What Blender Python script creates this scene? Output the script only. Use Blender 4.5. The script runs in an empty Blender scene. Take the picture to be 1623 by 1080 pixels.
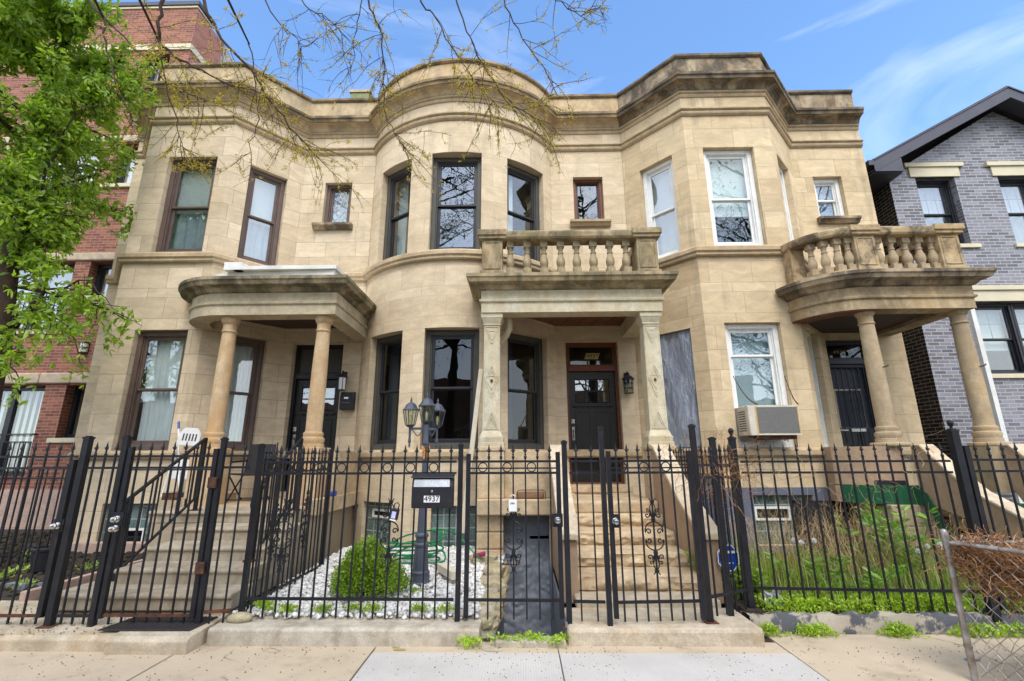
SUN_EL, SUN_AZ, SUN_STR, SUN_ANG = 54, 172, 1.8, 30
SKY_STR, SKY_SAT, SKY_VAL, CLOUD, EXPOSURE, CLOUD_V = .15, 1.12, 1.4, .22, 0.86, 9
import bpy, bmesh, math, random
import numpy as np
from mathutils import Vector, Matrix, Euler, noise as mnoise
random.seed(7); rng = np.random.default_rng(7)
R = math.radians
SC = bpy.context.scene
COL = SC.collection

# ------------------------------------------------------------------ mesh builder
class MB:
    def __init__(s): s.v = []; s.f = []; s.uv = None; s.M = None
    def add(s, vs, fs):
        n = len(s.v)
        if s.M is not None: vs = [tuple(s.M @ Vector(p)) for p in vs]
        s.v += [tuple(p) for p in vs]; s.f += [tuple(i + n for i in q) for q in fs]
        return s
    def box(s, x0, x1, y0, y1, z0, z1):
        x0, x1 = min(x0, x1), max(x0, x1); y0, y1 = min(y0, y1), max(y0, y1); z0, z1 = min(z0, z1), max(z0, z1)
        return s.add([(x0,y0,z0),(x1,y0,z0),(x1,y1,z0),(x0,y1,z0),(x0,y0,z1),(x1,y0,z1),(x1,y1,z1),(x0,y1,z1)],
                     [(0,3,2,1),(4,5,6,7),(0,1,5,4),(1,2,6,5),(2,3,7,6),(3,0,4,7)])
    def bar(s, p, q, w, h=None):
        """square bar between two points"""
        h = h or w; p = Vector(p); q = Vector(q); d = (q - p).normalized()
        up = Vector((0,0,1)) if abs(d.z) < .9 else Vector((0,1,0))
        a = d.cross(up).normalized() * w/2; b = a.cross(d).normalized() * h/2
        vs = [p-a-b, p+a-b, p+a+b, p-a+b, q-a-b, q+a-b, q+a+b, q-a+b]
        return s.add(vs, [(0,1,2,3),(4,7,6,5),(0,4,5,1),(1,5,6,2),(2,6,7,3),(3,7,4,0)])
    def prism(s, poly, z0, z1):
        n = len(poly)
        vs = [(x,y,z0) for x,y in poly] + [(x,y,z1) for x,y in poly]
        return s.add(vs, [tuple(range(n-1,-1,-1)), tuple(range(n,2*n))] + [(i,(i+1)%n,(i+1)%n+n,i+n) for i in range(n)])
    def prismx(s, poly, x0, x1):
        """poly in (y,z) extruded along x"""
        n = len(poly)
        vs = [(x0,y,z) for y,z in poly] + [(x1,y,z) for y,z in poly]
        return s.add(vs, [tuple(range(n-1,-1,-1)), tuple(range(n,2*n))] + [(i,(i+1)%n,(i+1)%n+n,i+n) for i in range(n)])
    def prismy(s, poly, y0, y1):
        n = len(poly)
        vs = [(x,y0,z) for x,z in poly] + [(x,y1,z) for x,z in poly]
        return s.add(vs, [tuple(range(n-1,-1,-1)), tuple(range(n,2*n))] + [(i,(i+1)%n,(i+1)%n+n,i+n) for i in range(n)])
    def lathe(s, prof, c=(0,0,0), n=20, rot=0):
        vs = []; fs = []
        for r, z in prof:
            for i in range(n):
                a = rot + 2*math.pi*i/n
                vs.append((c[0]+r*math.cos(a), c[1]+r*math.sin(a), c[2]+z))
        m = len(prof)
        for j in range(m-1):
            for i in range(n):
                fs.append((j*n+i, j*n+(i+1)%n, (j+1)*n+(i+1)%n, (j+1)*n+i))
        fs.append(tuple(range(n-1,-1,-1))); fs.append(tuple((m-1)*n+i for i in range(n)))
        return s.add(vs, fs)
    def tube(s, pts, r, n=6, cap=True):
        pts = [Vector(p) for p in pts]; m = len(pts)
        rs = r if isinstance(r, (list, tuple)) else [r]*m
        vs = []; fs = []; prev = None
        for i, p in enumerate(pts):
            d = (pts[min(i+1,m-1)] - pts[max(i-1,0)])
            d = d.normalized() if d.length > 1e-9 else Vector((0,0,1))
            if prev is None:
                a = d.cross(Vector((0,0,1)) if abs(d.z) < .9 else Vector((1,0,0))).normalized()
            else:
                a = (prev - d*prev.dot(d))
                a = a.normalized() if a.length > 1e-6 else d.orthogonal().normalized()
            prev = a; b = d.cross(a)
            for k in range(n):
                t = 2*math.pi*k/n
                vs.append(p + (a*math.cos(t) + b*math.sin(t))*rs[i])
        for i in range(m-1):
            for k in range(n):
                fs.append((i*n+k, i*n+(k+1)%n, (i+1)*n+(k+1)%n, (i+1)*n+k))
        if cap: fs.append(tuple(range(n-1,-1,-1))); fs.append(tuple((m-1)*n+k for k in range(n)))
        return s.add(vs, fs)
    def quad(s, a, b, c, d): return s.add([a,b,c,d], [(0,1,2,3)])
    def mesh(s, name, smooth=None):
        me = bpy.data.meshes.new(name)
        me.from_pydata(s.v, [], s.f); me.validate(); me.update()
        bm = bmesh.new(); bm.from_mesh(me); bmesh.ops.recalc_face_normals(bm, faces=bm.faces); bm.to_mesh(me); bm.free()
        if smooth: me.shade_smooth(); me.set_sharp_from_angle(angle=R(smooth))
        return me

def link(name, me, m=None, parent=None, loc=None, rot=None):
    o = bpy.data.objects.new(name, me); COL.objects.link(o)
    if m is not None:
        if len(me.materials) == 0: me.materials.append(m)
    if parent is not None: o.parent = parent
    if loc is not None: o.location = loc
    if rot is not None: o.rotation_euler = rot
    return o
def B(name, mb, m, parent=None, smooth=None, bevel=0, loc=None, rot=None):
    o = link(name, mb.mesh(name, smooth), m, parent, loc, rot)
    if bevel:
        md = o.modifiers.new('bevel', 'BEVEL'); md.width = bevel; md.segments = 2; md.limit_method = 'ANGLE'; md.angle_limit = R(40)
    return o
def tag(o, label=None, cat=None, group=None, kind=None):
    if label: o['label'] = label
    if cat: o['category'] = cat
    if group: o['group'] = group
    if kind: o['kind'] = kind
    return o
def E(name, loc, label, cat, group=None, rz=0, parent=None):
    o = bpy.data.objects.new(name, None); COL.objects.link(o); o.location = loc; o.rotation_euler = (0,0,rz); o.empty_display_size = .1
    return tag(o, label, cat, group)
def CP(src, parent, loc, rot=None, name=None):
    o = src.copy(); COL.objects.link(o); o.parent = parent; o.location = loc
    if rot is not None: o.rotation_euler = rot
    return o
def rawmesh(name, V, F, m, parent=None, smooth=False):
    """numpy verts (n,3), faces (m,k)"""
    me = bpy.data.meshes.new(name)
    n, k = F.shape
    me.vertices.add(len(V)); me.vertices.foreach_set('co', np.asarray(V, np.float32).ravel())
    me.loops.add(n*k); me.loops.foreach_set('vertex_index', F.astype(np.int32).ravel())
    me.polygons.add(n); me.polygons.foreach_set('loop_start', np.arange(0, n*k, k, dtype=np.int32))
    me.polygons.foreach_set('loop_total', np.full(n, k, np.int32))
    if smooth: me.polygons.foreach_set('use_smooth', np.ones(n, bool))
    me.update(calc_edges=True)
    return link(name, me, m, parent)

# ------------------------------------------------------------------ materials
class NT:
    def __init__(s, name):
        s.m = bpy.data.materials.new(name); s.m.use_nodes = True; s.t = s.m.node_tree; s.t.nodes.clear()
        s.out = s.t.nodes.new('ShaderNodeOutputMaterial'); s.c = s.t.nodes.new('ShaderNodeTexCoord')
        s.b = s.t.nodes.new('ShaderNodeBsdfPrincipled'); s.t.links.new(s.b.outputs[0], s.out.inputs[0])
    def n(s, typ, **kw):
        nd = s.t.nodes.new('ShaderNode'+typ)
        for k, v in kw.items():
            if k.startswith('i_'): nd.inputs[k[2:].replace('_',' ')].default_value = v
            else: setattr(nd, k, v)
        return nd
    def l(s, a, b): s.t.links.new(a, b)
    def map(s, src, scale=(1,1,1), rot=(0,0,0), loc=(0,0,0)):
        m = s.n('Mapping'); m.inputs['Scale'].default_value = scale; m.inputs['Rotation'].default_value = rot; m.inputs['Location'].default_value = loc
        s.l(src, m.inputs[0]); return m.outputs[0]
    def noise(s, vec, scale, detail=4, rough=.55, dist=0):
        n = s.n('TexNoise'); n.inputs['Scale'].default_value = scale; n.inputs['Detail'].default_value = detail
        n.inputs['Roughness'].default_value = rough; n.inputs['Distortion'].default_value = dist
        s.l(vec, n.inputs['Vector']); return n.outputs['Fac']
    def ramp(s, fac, stops, interp='LINEAR'):
        r = s.n('ValToRGB'); e = r.color_ramp.elements; r.color_ramp.interpolation = interp
        while len(e) < len(stops): e.new(.5)
        for k, (p, c) in enumerate(stops):
            e[k].position = p; e[k].color = (*c, 1) if hasattr(c, '__len__') else (c, c, c, 1)
        s.l(fac, r.inputs[0]); return r.outputs[0]
    def mix(s, fac, a, b, mode='MIX'):
        m = s.n('Mix', data_type='RGBA', blend_type=mode)
        for i, v in ((0, fac), (6, a), (7, b)):
            if isinstance(v, (int, float)): m.inputs[i].default_value = v
            elif isinstance(v, tuple): m.inputs[i].default_value = (*v, 1)
            else: s.l(v, m.inputs[i])
        return m.outputs[2]
    def math(s, op, a, b=0):
        m = s.n('Math', operation=op)
        for i, v in ((0, a), (1, b)):
            if isinstance(v, (int, float)): m.inputs[i].default_value = v
            else: s.l(v, m.inputs[i])
        return m.outputs[0]
    def bump(s, h, strength=.3, dist=.01, nrm=None):
        b = s.n('Bump'); b.inputs['Strength'].default_value = strength; b.inputs['Distance'].default_value = dist
        s.l(h, b.inputs['Height'])
        if nrm is not None: s.l(nrm, b.inputs['Normal'])
        s.l(b.outputs[0], s.b.inputs['Normal']); return b.outputs[0]
    def col(s, c):
        if isinstance(c, tuple): s.b.inputs['Base Color'].default_value = (*c, 1)
        else: s.l(c, s.b.inputs['Base Color'])
    def fin(s, rough=.8, metal=0, spec=.5):
        if isinstance(rough, (int, float)): s.b.inputs['Roughness'].default_value = rough
        else: s.l(rough, s.b.inputs['Roughness'])
        s.b.inputs['Metallic'].default_value = metal; s.b.inputs['Specular IOR Level'].default_value = spec
        return s.m

def simple(name, c, c2=None, scale=6, rough=.7, bump=.15, bscale=60, metal=0, spec=.4, stretch=(1,1,1)):
    t = NT(name); o = t.map(t.c.outputs['Object'], stretch)
    c2 = c2 or tuple(x*.72 for x in c)
    f = t.ramp(t.noise(o, scale, 5, .6), [(.35, 0.), (.68, 1.)])
    t.col(t.mix(f, c, c2))
    if bump: t.bump(t.noise(o, bscale, 3), bump, .004)
    return t.fin(rough, metal, spec)

def ashlar(name, base, alt, dark, weather=.35, joint=(.30,.25,.18), rw=1.9):
    """coursed limestone: UV u = metres / .335, v = one unit per course"""
    t = NT(name); uv = t.c.outputs['UV']; ob = t.c.outputs['Object']
    br = t.n('TexBrick'); br.offset = .5; br.offset_frequency = 2; br.squash = 1.35; br.squash_frequency = 3
    br.inputs['Scale'].default_value = 1; br.inputs['Mortar Size'].default_value = .017; br.inputs['Mortar Smooth'].default_value = .3
    br.inputs['Brick Width'].default_value = rw; br.inputs['Row Height'].default_value = 1.0; br.inputs['Bias'].default_value = 0
    br.inputs['Color1'].default_value = (0,0,0,1); br.inputs['Color2'].default_value = (1,1,1,1); br.inputs['Mortar'].default_value = (.5,.5,.5,1)
    t.l(uv, br.inputs['Vector'])
    c = t.mix(br.outputs['Color'], base, alt)
    grain = t.ramp(t.noise(t.map(ob, (1,1,2.2)), 3.2, 6, .62, .6), [(.3, .80), (.72, 1.10)])
    c = t.mix(1., c, grain, 'MULTIPLY')
    fine = t.ramp(t.noise(ob, 60, 5, .75), [(.3, .82), (.7, 1.13)])
    c = t.mix(1., c, fine, 'MULTIPLY')
    # rain streaks and soot with a shape of their own
    st = t.noise(t.map(ob, (2.6,2.6,.35)), 1.6, 5, .65)
    pt = t.noise(ob, .55, 4, .6)
    w = t.math('MULTIPLY', t.ramp(st, [(.52, 0.), (.74, 1.)]), t.ramp(pt, [(.42, 0.), (.66, 1.)]))
    c = t.mix(t.math('MULTIPLY', w, weather), c, dark)
    # iron-orange blotches
    oi = t.ramp(t.noise(t.map(ob, (1,1,.7), loc=(3,7,1)), 1.3, 4, .6), [(.60, 0.), (.78, .45)])
    c = t.mix(oi, c, (.50,.33,.16))
    c = t.mix(t.math('MULTIPLY', br.outputs['Fac'], .72), c, joint)
    t.col(c)
    h = t.math('SUBTRACT', t.math('MULTIPLY', t.noise(ob, 26, 7, .75), .6), br.outputs['Fac'])
    t.bump(h, .45, .006)
    return t.fin(.9, 0, .25)

def trimstone(name, base, dark, weather=.6, scale=1.2, orange=.3, stretch=(1,1,.5), moss=0, thr=(.36,.60)):
    t = NT(name); ob = t.c.outputs['Object']
    g = t.ramp(t.noise(ob, 9, 6, .6), [(.3, .80), (.7, 1.14)])
    c = t.mix(1., base, g, 'MULTIPLY'); c = t.mix(1., c, t.ramp(t.noise(ob, 70, 4, .7), [(.3, .78), (.7, 1.16)]), 'MULTIPLY')
    d = t.ramp(t.noise(t.map(ob, stretch), scale*1.8, 6, .68, .5), [(thr[0], 0.), (thr[1], 1.)])
    c = t.mix(t.math('MULTIPLY', d, weather), c, dark)
    o = t.ramp(t.noise(t.map(ob, (1,1,.6), loc=(5,1,8)), 3.0, 4, .6), [(.50, 0.), (.72, 1.)])
    c = t.mix(t.math('MULTIPLY', o, orange), c, (.52,.31,.13))
    if moss:
        mo = t.ramp(t.noise(t.map(ob, loc=(2,9,4)), 2.4, 5, .65), [(.52, 0.), (.66, 1.)])
        c = t.mix(t.math('MULTIPLY', mo, moss), c, (.13,.14,.05))
    t.col(c); t.bump(t.noise(ob, 34, 7, .75), .7, .008)
    return t.fin(.9, 0, .25)

def brickmat(name, c1, c2, c3, mortar, bw, bh, ms=.010, rough=.85, spec=.3):
    """uv in metres"""
    t = NT(name); uv = t.c.outputs['UV']
    br = t.n('TexBrick'); br.offset = .5
    for k, v in (('Scale',1),('Mortar Size',ms*.5),('Mortar Smooth',.2),('Brick Width',bw),('Row Height',bh),('Bias',0)): br.inputs[k].default_value = v
    br.inputs['Color1'].default_value = (0,0,0,1); br.inputs['Color2'].default_value = (1,1,1,1); br.inputs['Mortar'].default_value = (.5,)*3+(1,)
    t.l(uv, br.inputs['Vector'])
    c = t.ramp(br.outputs['Color'], [(0., c1), (.5, c2), (1., c3)])
    c = t.mix(1., c, t.ramp(t.noise(t.c.outputs['Object'], 2.0, 5, .6), [(.3,.8),(.7,1.15)]), 'MULTIPLY')
    c = t.mix(1., c, t.ramp(t.noise(t.c.outputs['Object'], 40, 3, .6), [(.3,.82),(.7,1.15)]), 'MULTIPLY')
    c = t.mix(br.outputs['Fac'], c, mortar)
    t.col(c)
    t.bump(t.math('SUBTRACT', t.math('MULTIPLY', t.noise(t.c.outputs['Object'], 60, 3), .4), br.outputs['Fac']), .6, .006)
    return t.fin(rough, 0, spec)

def glassmat(name, tint=(.87,.91,.91), boost=2., base=.10, rough=.0, wav=.07):
    t = NT(name); ob = t.c.outputs['Object']
    tr = t.n('BsdfTransparent'); tr.inputs[0].default_value = (*tint, 1)
    gl = t.n('BsdfGlossy'); gl.inputs['Roughness'].default_value = rough; gl.inputs['Color'].default_value = (.95,.97,1,1)
    fr = t.n('LayerWeight'); fr.inputs['Blend'].default_value = .5
    bp = t.n('Bump'); bp.inputs['Strength'].default_value = wav; bp.inputs['Distance'].default_value = .02
    t.l(t.noise(ob, 2.2, 2, .5), bp.inputs['Height']); t.l(bp.outputs[0], gl.inputs['Normal'])
    f = t.math('ADD', t.math('MULTIPLY', t.math('POWER', fr.outputs['Facing'], 4.), boost*.4), base)
    f = t.math('MINIMUM', f, .95)
    mx = t.n('MixShader'); t.l(f, mx.inputs[0]); t.l(tr.outputs[0], mx.inputs[1]); t.l(gl.outputs[0], mx.inputs[2])
    t.l(mx.outputs[0], t.out.inputs[0]); t.t.nodes.remove(t.b); return t.m

def leafmat(name, c1, c2, c3, trans=.35, scale=3.):
    t = NT(name); g = t.n('NewGeometry')
    r = t.ramp(g.outputs['Random Per Island'], [(0., c1), (.5, c2), (1., c3)])
    n = t.ramp(t.noise(t.c.outputs['Object'], scale, 3), [(.3,.75),(.7,1.2)])
    c = t.mix(1., r, n, 'MULTIPLY')
    d = t.n('BsdfDiffuse'); tl = t.n('BsdfTranslucent'); gl = t.n('BsdfGlossy'); gl.inputs['Roughness'].default_value = .45
    gl.inputs[0].default_value = (.8,.8,.8,1)
    t.l(c, d.inputs[0]); t.l(t.mix(1., c, (1.2,1.3,.6), 'MULTIPLY'), tl.inputs[0])
    a = t.n('MixShader'); a.inputs[0].default_value = trans; t.l(d.outputs[0], a.inputs[1]); t.l(tl.outputs[0], a.inputs[2])
    b = t.n('MixShader'); b.inputs[0].default_value = .05; t.l(a.outputs[0], b.inputs[1]); t.l(gl.outputs[0], b.inputs[2])
    t.l(b.outputs[0], t.out.inputs[0]); t.t.nodes.remove(t.b); return t.m

MT = {}
MT['ash1'] = ashlar('limestone_pale', (.57,.46,.315), (.71,.585,.425), (.24,.195,.14), .65, (.30,.245,.175))
MT['ash2'] = ashlar('limestone_clean', (.60,.48,.325), (.70,.575,.41), (.28,.225,.16), .5, (.42,.345,.25), 2.6)
MT['ash3'] = ashlar('limestone_warm', (.565,.435,.27), (.69,.55,.36), (.18,.145,.105), .95, (.34,.27,.185), 2.3)
MT['trim1'] = trimstone('cornice_stone_pale', (.54,.425,.27), (.17,.135,.095), .6, 1.3, .25, (1,1,.6), 0, (.42,.66))
MT['trim2'] = trimstone('cornice_stone_warm', (.56,.425,.26), (.20,.15,.10), .5, 1.3, .3, (1,1,.6), 0, (.42,.66))
MT['trim3'] = trimstone('cornice_stone_sooty', (.44,.35,.24), (.075,.062,.048), .92, 1.0, .25, (1,1,.6), 0, (.38,.56))
MT['cap1'] = trimstone('grimy_cornice_cap', (.36,.275,.17), (.075,.058,.04), .9, 1.3, .25, (1,1,1.4))
MT['cap2'] = trimstone('brown_cornice_cap', (.38,.285,.17), (.11,.082,.052), .85, 1.3, .3, (1,1,1.4))
MT['cap3'] = trimstone('black_cornice_cap', (.23,.185,.13), (.05,.042,.034), .95, 1.3, .2, (1,1,1.4))
MT['belt'] = trimstone('belt_stone', (.54,.42,.27), (.20,.15,.10), .4, .8, .25)
MT['ent2'] = trimstone('painted_porch_stone', (.60,.55,.42), (.42,.33,.17), .5, 1.6, .2, (1,1,.35))
MT['ent1'] = trimstone('porch_stone_pale', (.55,.48,.34), (.25,.20,.13), .5, 1.1, .2)
MT['ent3'] = trimstone('porch_stone_warm', (.52,.40,.24), (.15,.115,.075), .75, 1.3, .3)
MT['mossy'] = trimstone('mossy_cornice_stone', (.40,.335,.22), (.085,.075,.05), .95, 1.6, .15, (1,1,.6), .6)
MT['mosslight'] = trimstone('balcony_rail_stone', (.48,.385,.24), (.12,.10,.06), .85, 1.8, .25, (1,1,.6), .3)
MT['rail3'] = trimstone('sooty_balustrade_stone', (.50,.38,.225), (.07,.057,.042), .92, 1.5, .4, (1,1,.8), 0, (.42,.60))
MT['col'] = trimstone('orange_column_stone', (.60,.465,.30), (.42,.245,.11), .6, 1.8, .85, (1,1,.35))
MT['col3'] = trimstone('grey_tan_column_stone', (.47,.37,.24), (.23,.17,.11), .55, 1.0, .35, (1,1,.4))
MT['step2'] = trimstone('rough_sandstone_step', (.62,.485,.32), (.29,.22,.14), .5, 2.2, .5, (1,1,1), .25)
MT['cheek'] = trimstone('brown_painted_stucco', (.40,.28,.185), (.33,.23,.155), .5, 1.2, .1)
MT['cheektop'] = trimstone('weathered_coping_stone', (.60,.51,.38), (.34,.25,.16), .5, 3.5, .25, (1,1,1))
MT['stone_block'] = trimstone('yellow_garden_stone', (.48,.41,.27), (.20,.18,.10), .55, 2.0, .3, (1,1,1), .3)
MT['conc_step'] = trimstone('grey_concrete_step', (.48,.415,.32), (.24,.195,.14), .7, 2.2, .12)
MT['kerb'] = trimstone('kerb_concrete', (.50,.45,.37), (.22,.18,.125), .65, 2.2, .15, (1,1,.6), .12, (.44,.66))
MT['slab'] = trimstone('landing_concrete', (.54,.465,.355), (.30,.24,.165), .65, 2.0, .3, (1,1,1), .08, (.44,.66))
def iron():
    t = NT('black_painted_iron'); ob = t.n('NewGeometry').outputs['Position']
    c = t.mix(t.ramp(t.noise(ob, 9, 5), [(.35,0.),(.68,1.)]), (.006,.007,.011), (.014,.015,.020))
    c = t.mix(t.ramp(t.noise(t.map(ob, (1,1,.5), loc=(3,1,2)), 14, 6, .7), [(.64,0.),(.70,.85)]), c, (.075,.032,.018))
    t.col(c); t.bump(t.noise(ob, 70, 3), .3, .004); return t.fin(.48, 0, .35)
MT['iron'] = iron()
MT['rust'] = simple('rusty_iron', (.035,.022,.018), (.16,.055,.025), 16, .75, .4, 90, 0, .3)
MT['steel'] = simple('brushed_steel', (.62,.60,.57), (.5,.48,.46), 12, .25, 0, 60, 1)
MT['galv'] = simple('galvanised_steel', (.40,.39,.385), (.22,.17,.13), 14, .5, .2, 80, .7)
MT['brown_fr'] = simple('brown_window_paint', (.105,.070,.058), (.13,.09,.075), 6, .5, .05)
MT['black_fr'] = simple('black_window_paint', (.012,.013,.018), (.017,.018,.024), 6, .4, .03)
MT['dark_trim'] = simple('dark_olive_trim', (.06,.058,.05), (.075,.07,.06), 6, .55, .05)
MT['white_fr'] = simple('white_window_paint', (.78,.79,.78), (.70,.70,.67), 8, .45, .05)
MT['wood_red'] = simple('old_red_wood', (.17,.055,.025), (.10,.035,.018), 8, .5, .2, 40, 0, .4, (1,1,6))
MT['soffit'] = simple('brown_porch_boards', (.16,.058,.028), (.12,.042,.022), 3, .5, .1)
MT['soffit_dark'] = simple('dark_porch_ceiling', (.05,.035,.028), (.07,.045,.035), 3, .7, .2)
MT['door'] = simple('black_door_paint', (.016,.015,.014), (.021,.02,.018), 8, .38, .04)
MT['navy'] = simple('navy_door_paint', (.012,.016,.035), (.018,.022,.045), 8, .4, .05)
MT['white_cloth'] = simple('white_sheer_cloth', (.88,.88,.89), (.80,.81,.83), 4, .9, .1)
MT['shade'] = simple('window_shade', (.82,.86,.82), (.76,.80,.76), 3, .9, .05)
MT['shade_blue'] = simple('pale_blue_curtain', (.50,.58,.62), (.42,.5,.54), 2, .9, .05)
MT['plaster'] = simple('interior_plaster', (.42,.38,.32), None, 3, .9, 0)
MT['glass'] = glassmat('window_glass')
MT['glass_dark'] = glassmat('dark_window_glass', (.50,.52,.54), 1.7, .05)
MT['glass_hi'] = glassmat('bright_window_glass', (.84,.87,.88), 2.0, .155)
MT['roofing'] = simple('tar_roof', (.06,.06,.06), None, 4, .9, .2)
MT['membrane'] = simple('white_roof_membrane', (.78,.78,.77), (.62,.61,.58), 3, .5, .1)
MT['red_brick'] = brickmat('red_brick', (.165,.062,.046), (.245,.09,.063), (.34,.14,.08), (.36,.27,.22), .21, .0677)
MT['red_brick_top'] = brickmat('pink_red_brick', (.33,.12,.09), (.40,.15,.105), (.46,.18,.12), (.42,.30,.25), .21, .0677)
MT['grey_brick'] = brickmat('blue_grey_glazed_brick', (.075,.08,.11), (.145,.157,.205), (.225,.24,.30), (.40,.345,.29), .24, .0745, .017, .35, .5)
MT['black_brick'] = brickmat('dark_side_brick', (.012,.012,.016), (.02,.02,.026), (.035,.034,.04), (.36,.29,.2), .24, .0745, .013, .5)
MT['cmu'] = brickmat('concrete_block_wall', (.44,.40,.35), (.48,.43,.38), (.5,.46,.4), (.4,.36,.32), .4, .2, .012)
MT['cream'] = simple('cream_lintel_stone', (.62,.56,.40), (.55,.5,.36), 3, .8, .15)
MT['rockface'] = trimstone('rock_faced_stone', (.55,.45,.34), (.34,.27,.2), .5, 3, .15, (1,1,1))
MT['pinkstone'] = trimstone('pink_rock_faced_stone', (.52,.37,.31), (.36,.25,.21), .5, 2.5, .15, (1,1,1))
MT['charcoal'] = simple('charcoal_fascia_metal', (.055,.055,.075), (.068,.068,.088), 3, .5, .05)
MT['aluminum'] = simple('white_downspout', (.72,.72,.70), (.6,.6,.56), 5, .5, .05)
MT['tanpipe'] = simple('tan_downspout', (.68,.62,.49), (.58,.52,.40), 5, .55, .08)
MT['soil'] = simple('dark_garden_soil', (.050,.038,.026), (.025,.019,.014), 22, 1, .9, 40)
MT['green_carpet'] = simple('green_turf_carpet', (.012,.105,.045), (.008,.065,.028), 30, .95, .8, 160)
MT['greypaint'] = simple('grey_blue_painted_stone', (.19,.21,.25), (.145,.16,.195), 3, .5, .2, 14)
MT['bluepaint'] = simple('slate_blue_painted_base', (.10,.115,.165), (.13,.14,.18), 4, .7, .3, 20)
MT['bark'] = simple('dark_bark', (.065,.045,.032), (.03,.022,.017), 14, .95, .9, 40, 0, .2, (1,1,.3))
MT['twig'] = simple('brown_twig_bark', (.085,.047,.032), (.045,.028,.022), 20, .9, .5, 60)
MT['leaf'] = leafmat('bright_green_leaf', (.17,.30,.02), (.28,.42,.035), (.44,.56,.07), .5)
MT['bud'] = leafmat('yellow_green_bud', (.40,.29,.03), (.55,.42,.05), (.62,.50,.10), .45)
MT['boxwood'] = leafmat('boxwood_leaf', (.14,.27,.02), (.24,.39,.035), (.38,.50,.06), .35)
MT['grass'] = leafmat('grass_blade', (.16,.30,.025), (.27,.42,.04), (.42,.48,.10), .4)
MT['sedum'] = leafmat('sedum_leaf', (.25,.40,.02), (.36,.52,.03), (.46,.60,.06), .35)
MT['weed'] = leafmat('weed_leaf', (.12,.27,.03), (.18,.36,.045), (.26,.42,.07), .35)
MT['straw'] = leafmat('dry_straw', (.42,.29,.14), (.52,.38,.20), (.36,.22,.09), .2)
MT['vine'] = leafmat('dry_orange_vine', (.34,.15,.05), (.46,.24,.10), (.24,.10,.035), .2)
MT['rearleaf'] = leafmat('street_tree_leaf', (.03,.075,.012), (.05,.11,.018), (.07,.14,.03), .3)
MT['hose'] = simple('green_hose_rubber', (.01,.22,.075), (.01,.17,.055), 8, .4, .05)
MT['pink'] = simple('magenta_plastic', (.35,.015,.11), None, 8, .4, 0)
MT['white_pl'] = simple('white_plastic', (.76,.76,.76), (.68,.68,.68), 5, .45, .05)
MT['blue_pl'] = simple('blue_plastic', (.02,.06,.35), None, 5, .4, 0)
MT['black_pl'] = simple('black_plastic', (.013,.014,.02), (.02,.02,.026), 8, .45, .1)
MT['lampmetal'] = simple('grey_blue_lamp_metal', (.055,.065,.09), (.075,.085,.115), 6, .45, .1)
MT['ac_case'] = simple('cream_ac_case', (.62,.58,.50), (.5,.44,.35), 6, .6, .05)
MT['ac_grille'] = simple('grey_ac_grille', (.16,.155,.15), (.12,.115,.11), 60, .7, .7, 220)
MT['yellowed'] = simple('yellowed_edge', (.62,.42,.12), None, 6, .6, 0)
MT['mesh_fab'] = simple('dark_mesh_fabric', (.045,.042,.042), (.03,.028,.028), 80, .9, .5, 200)
MT['mat'] = simple('ribbed_rubber_mat', (.03,.028,.03), (.05,.04,.035), 30, .9, .3)
MT['sign_blue'] = simple('blue_sign_face', (.004,.06,.42), None, 5, .4, 0)
MT['white'] = simple('white_print', (.8,.8,.8), (.74,.74,.74), 5, .6, 0)
MT['black'] = simple('black_print', (.01,.01,.01), None, 5, .6, 0)
MT['gold'] = simple('gold_number_plate', (.42,.35,.12), None, 5, .4, 0)
MT['screen'] = simple('pale_violet_label', (.45,.45,.8), (.6,.6,.85), 40, .4, 0)
MT['amber'] = simple('amber_bulb', (.70,.55,.28), (.8,.7,.5), 30, .3, 0)
MT['butter'] = simple('orange_yellow_ornament', (.5,.10,.02), (.55,.36,.08), 40, .5, 0)
MT['wood'] = simple('weathered_wood', (.26,.15,.08), (.18,.10,.05), 10, .7, .3, 50, 0, .3, (1,1,5))
MT['lampglass'] = glassmat('lantern_glass', (.80,.84,.76), 1.5, .06, .1)
MT['verdigris'] = simple('mossy_chimney_brick', (.16,.22,.10), (.26,.25,.14), 12, .9, .4)
def glassblock():
    t = NT('glass_block'); uv = t.c.outputs['UV']
    br = t.n('TexBrick'); br.offset = 0
    for k, v in (('Scale',1),('Mortar Size',.010),('Mortar Smooth',.3),('Brick Width',.2),('Row Height',.2),('Bias',0)): br.inputs[k].default_value = v
    br.inputs['Color1'].default_value = (.045,.085,.085,1); br.inputs['Color2'].default_value = (.13,.19,.185,1); br.inputs['Mortar'].default_value = (.42,.45,.40,1)
    t.l(uv, br.inputs['Vector'])
    n = t.noise(t.c.outputs['Object'], 24, 3, .6, 1.5)
    t.col(t.mix(t.ramp(n, [(.4,0.),(.65,.6)]), br.outputs['Color'], (.22,.30,.29)))
    w = t.n('TexWave'); w.inputs['Scale'].default_value = 9; w.inputs['Distortion'].default_value = 3; t.l(uv, w.inputs['Vector'])
    t.bump(t.math('SUBTRACT', t.math('MULTIPLY', w.outputs['Fac'], .3), br.outputs['Fac']), .7, .015)
    return t.fin(.12, 0, .6)
MT['gblock'] = glassblock()
def plastic_sheet():
    t = NT('cloudy_plastic_sheet'); ob = t.c.outputs['Object']
    n = t.noise(t.map(ob, (2,2,.5)), 3, 6, .65, 1.5)
    t.col(t.ramp(n, [(.3,(.15,.18,.24)),(.55,(.27,.31,.39)),(.75,(.50,.54,.6))]))
    t.bump(t.noise(t.map(ob, (3,3,.7)), 4, 5, .6, 2), .9, .05)
    return t.fin(.22, 0, .6)
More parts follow.
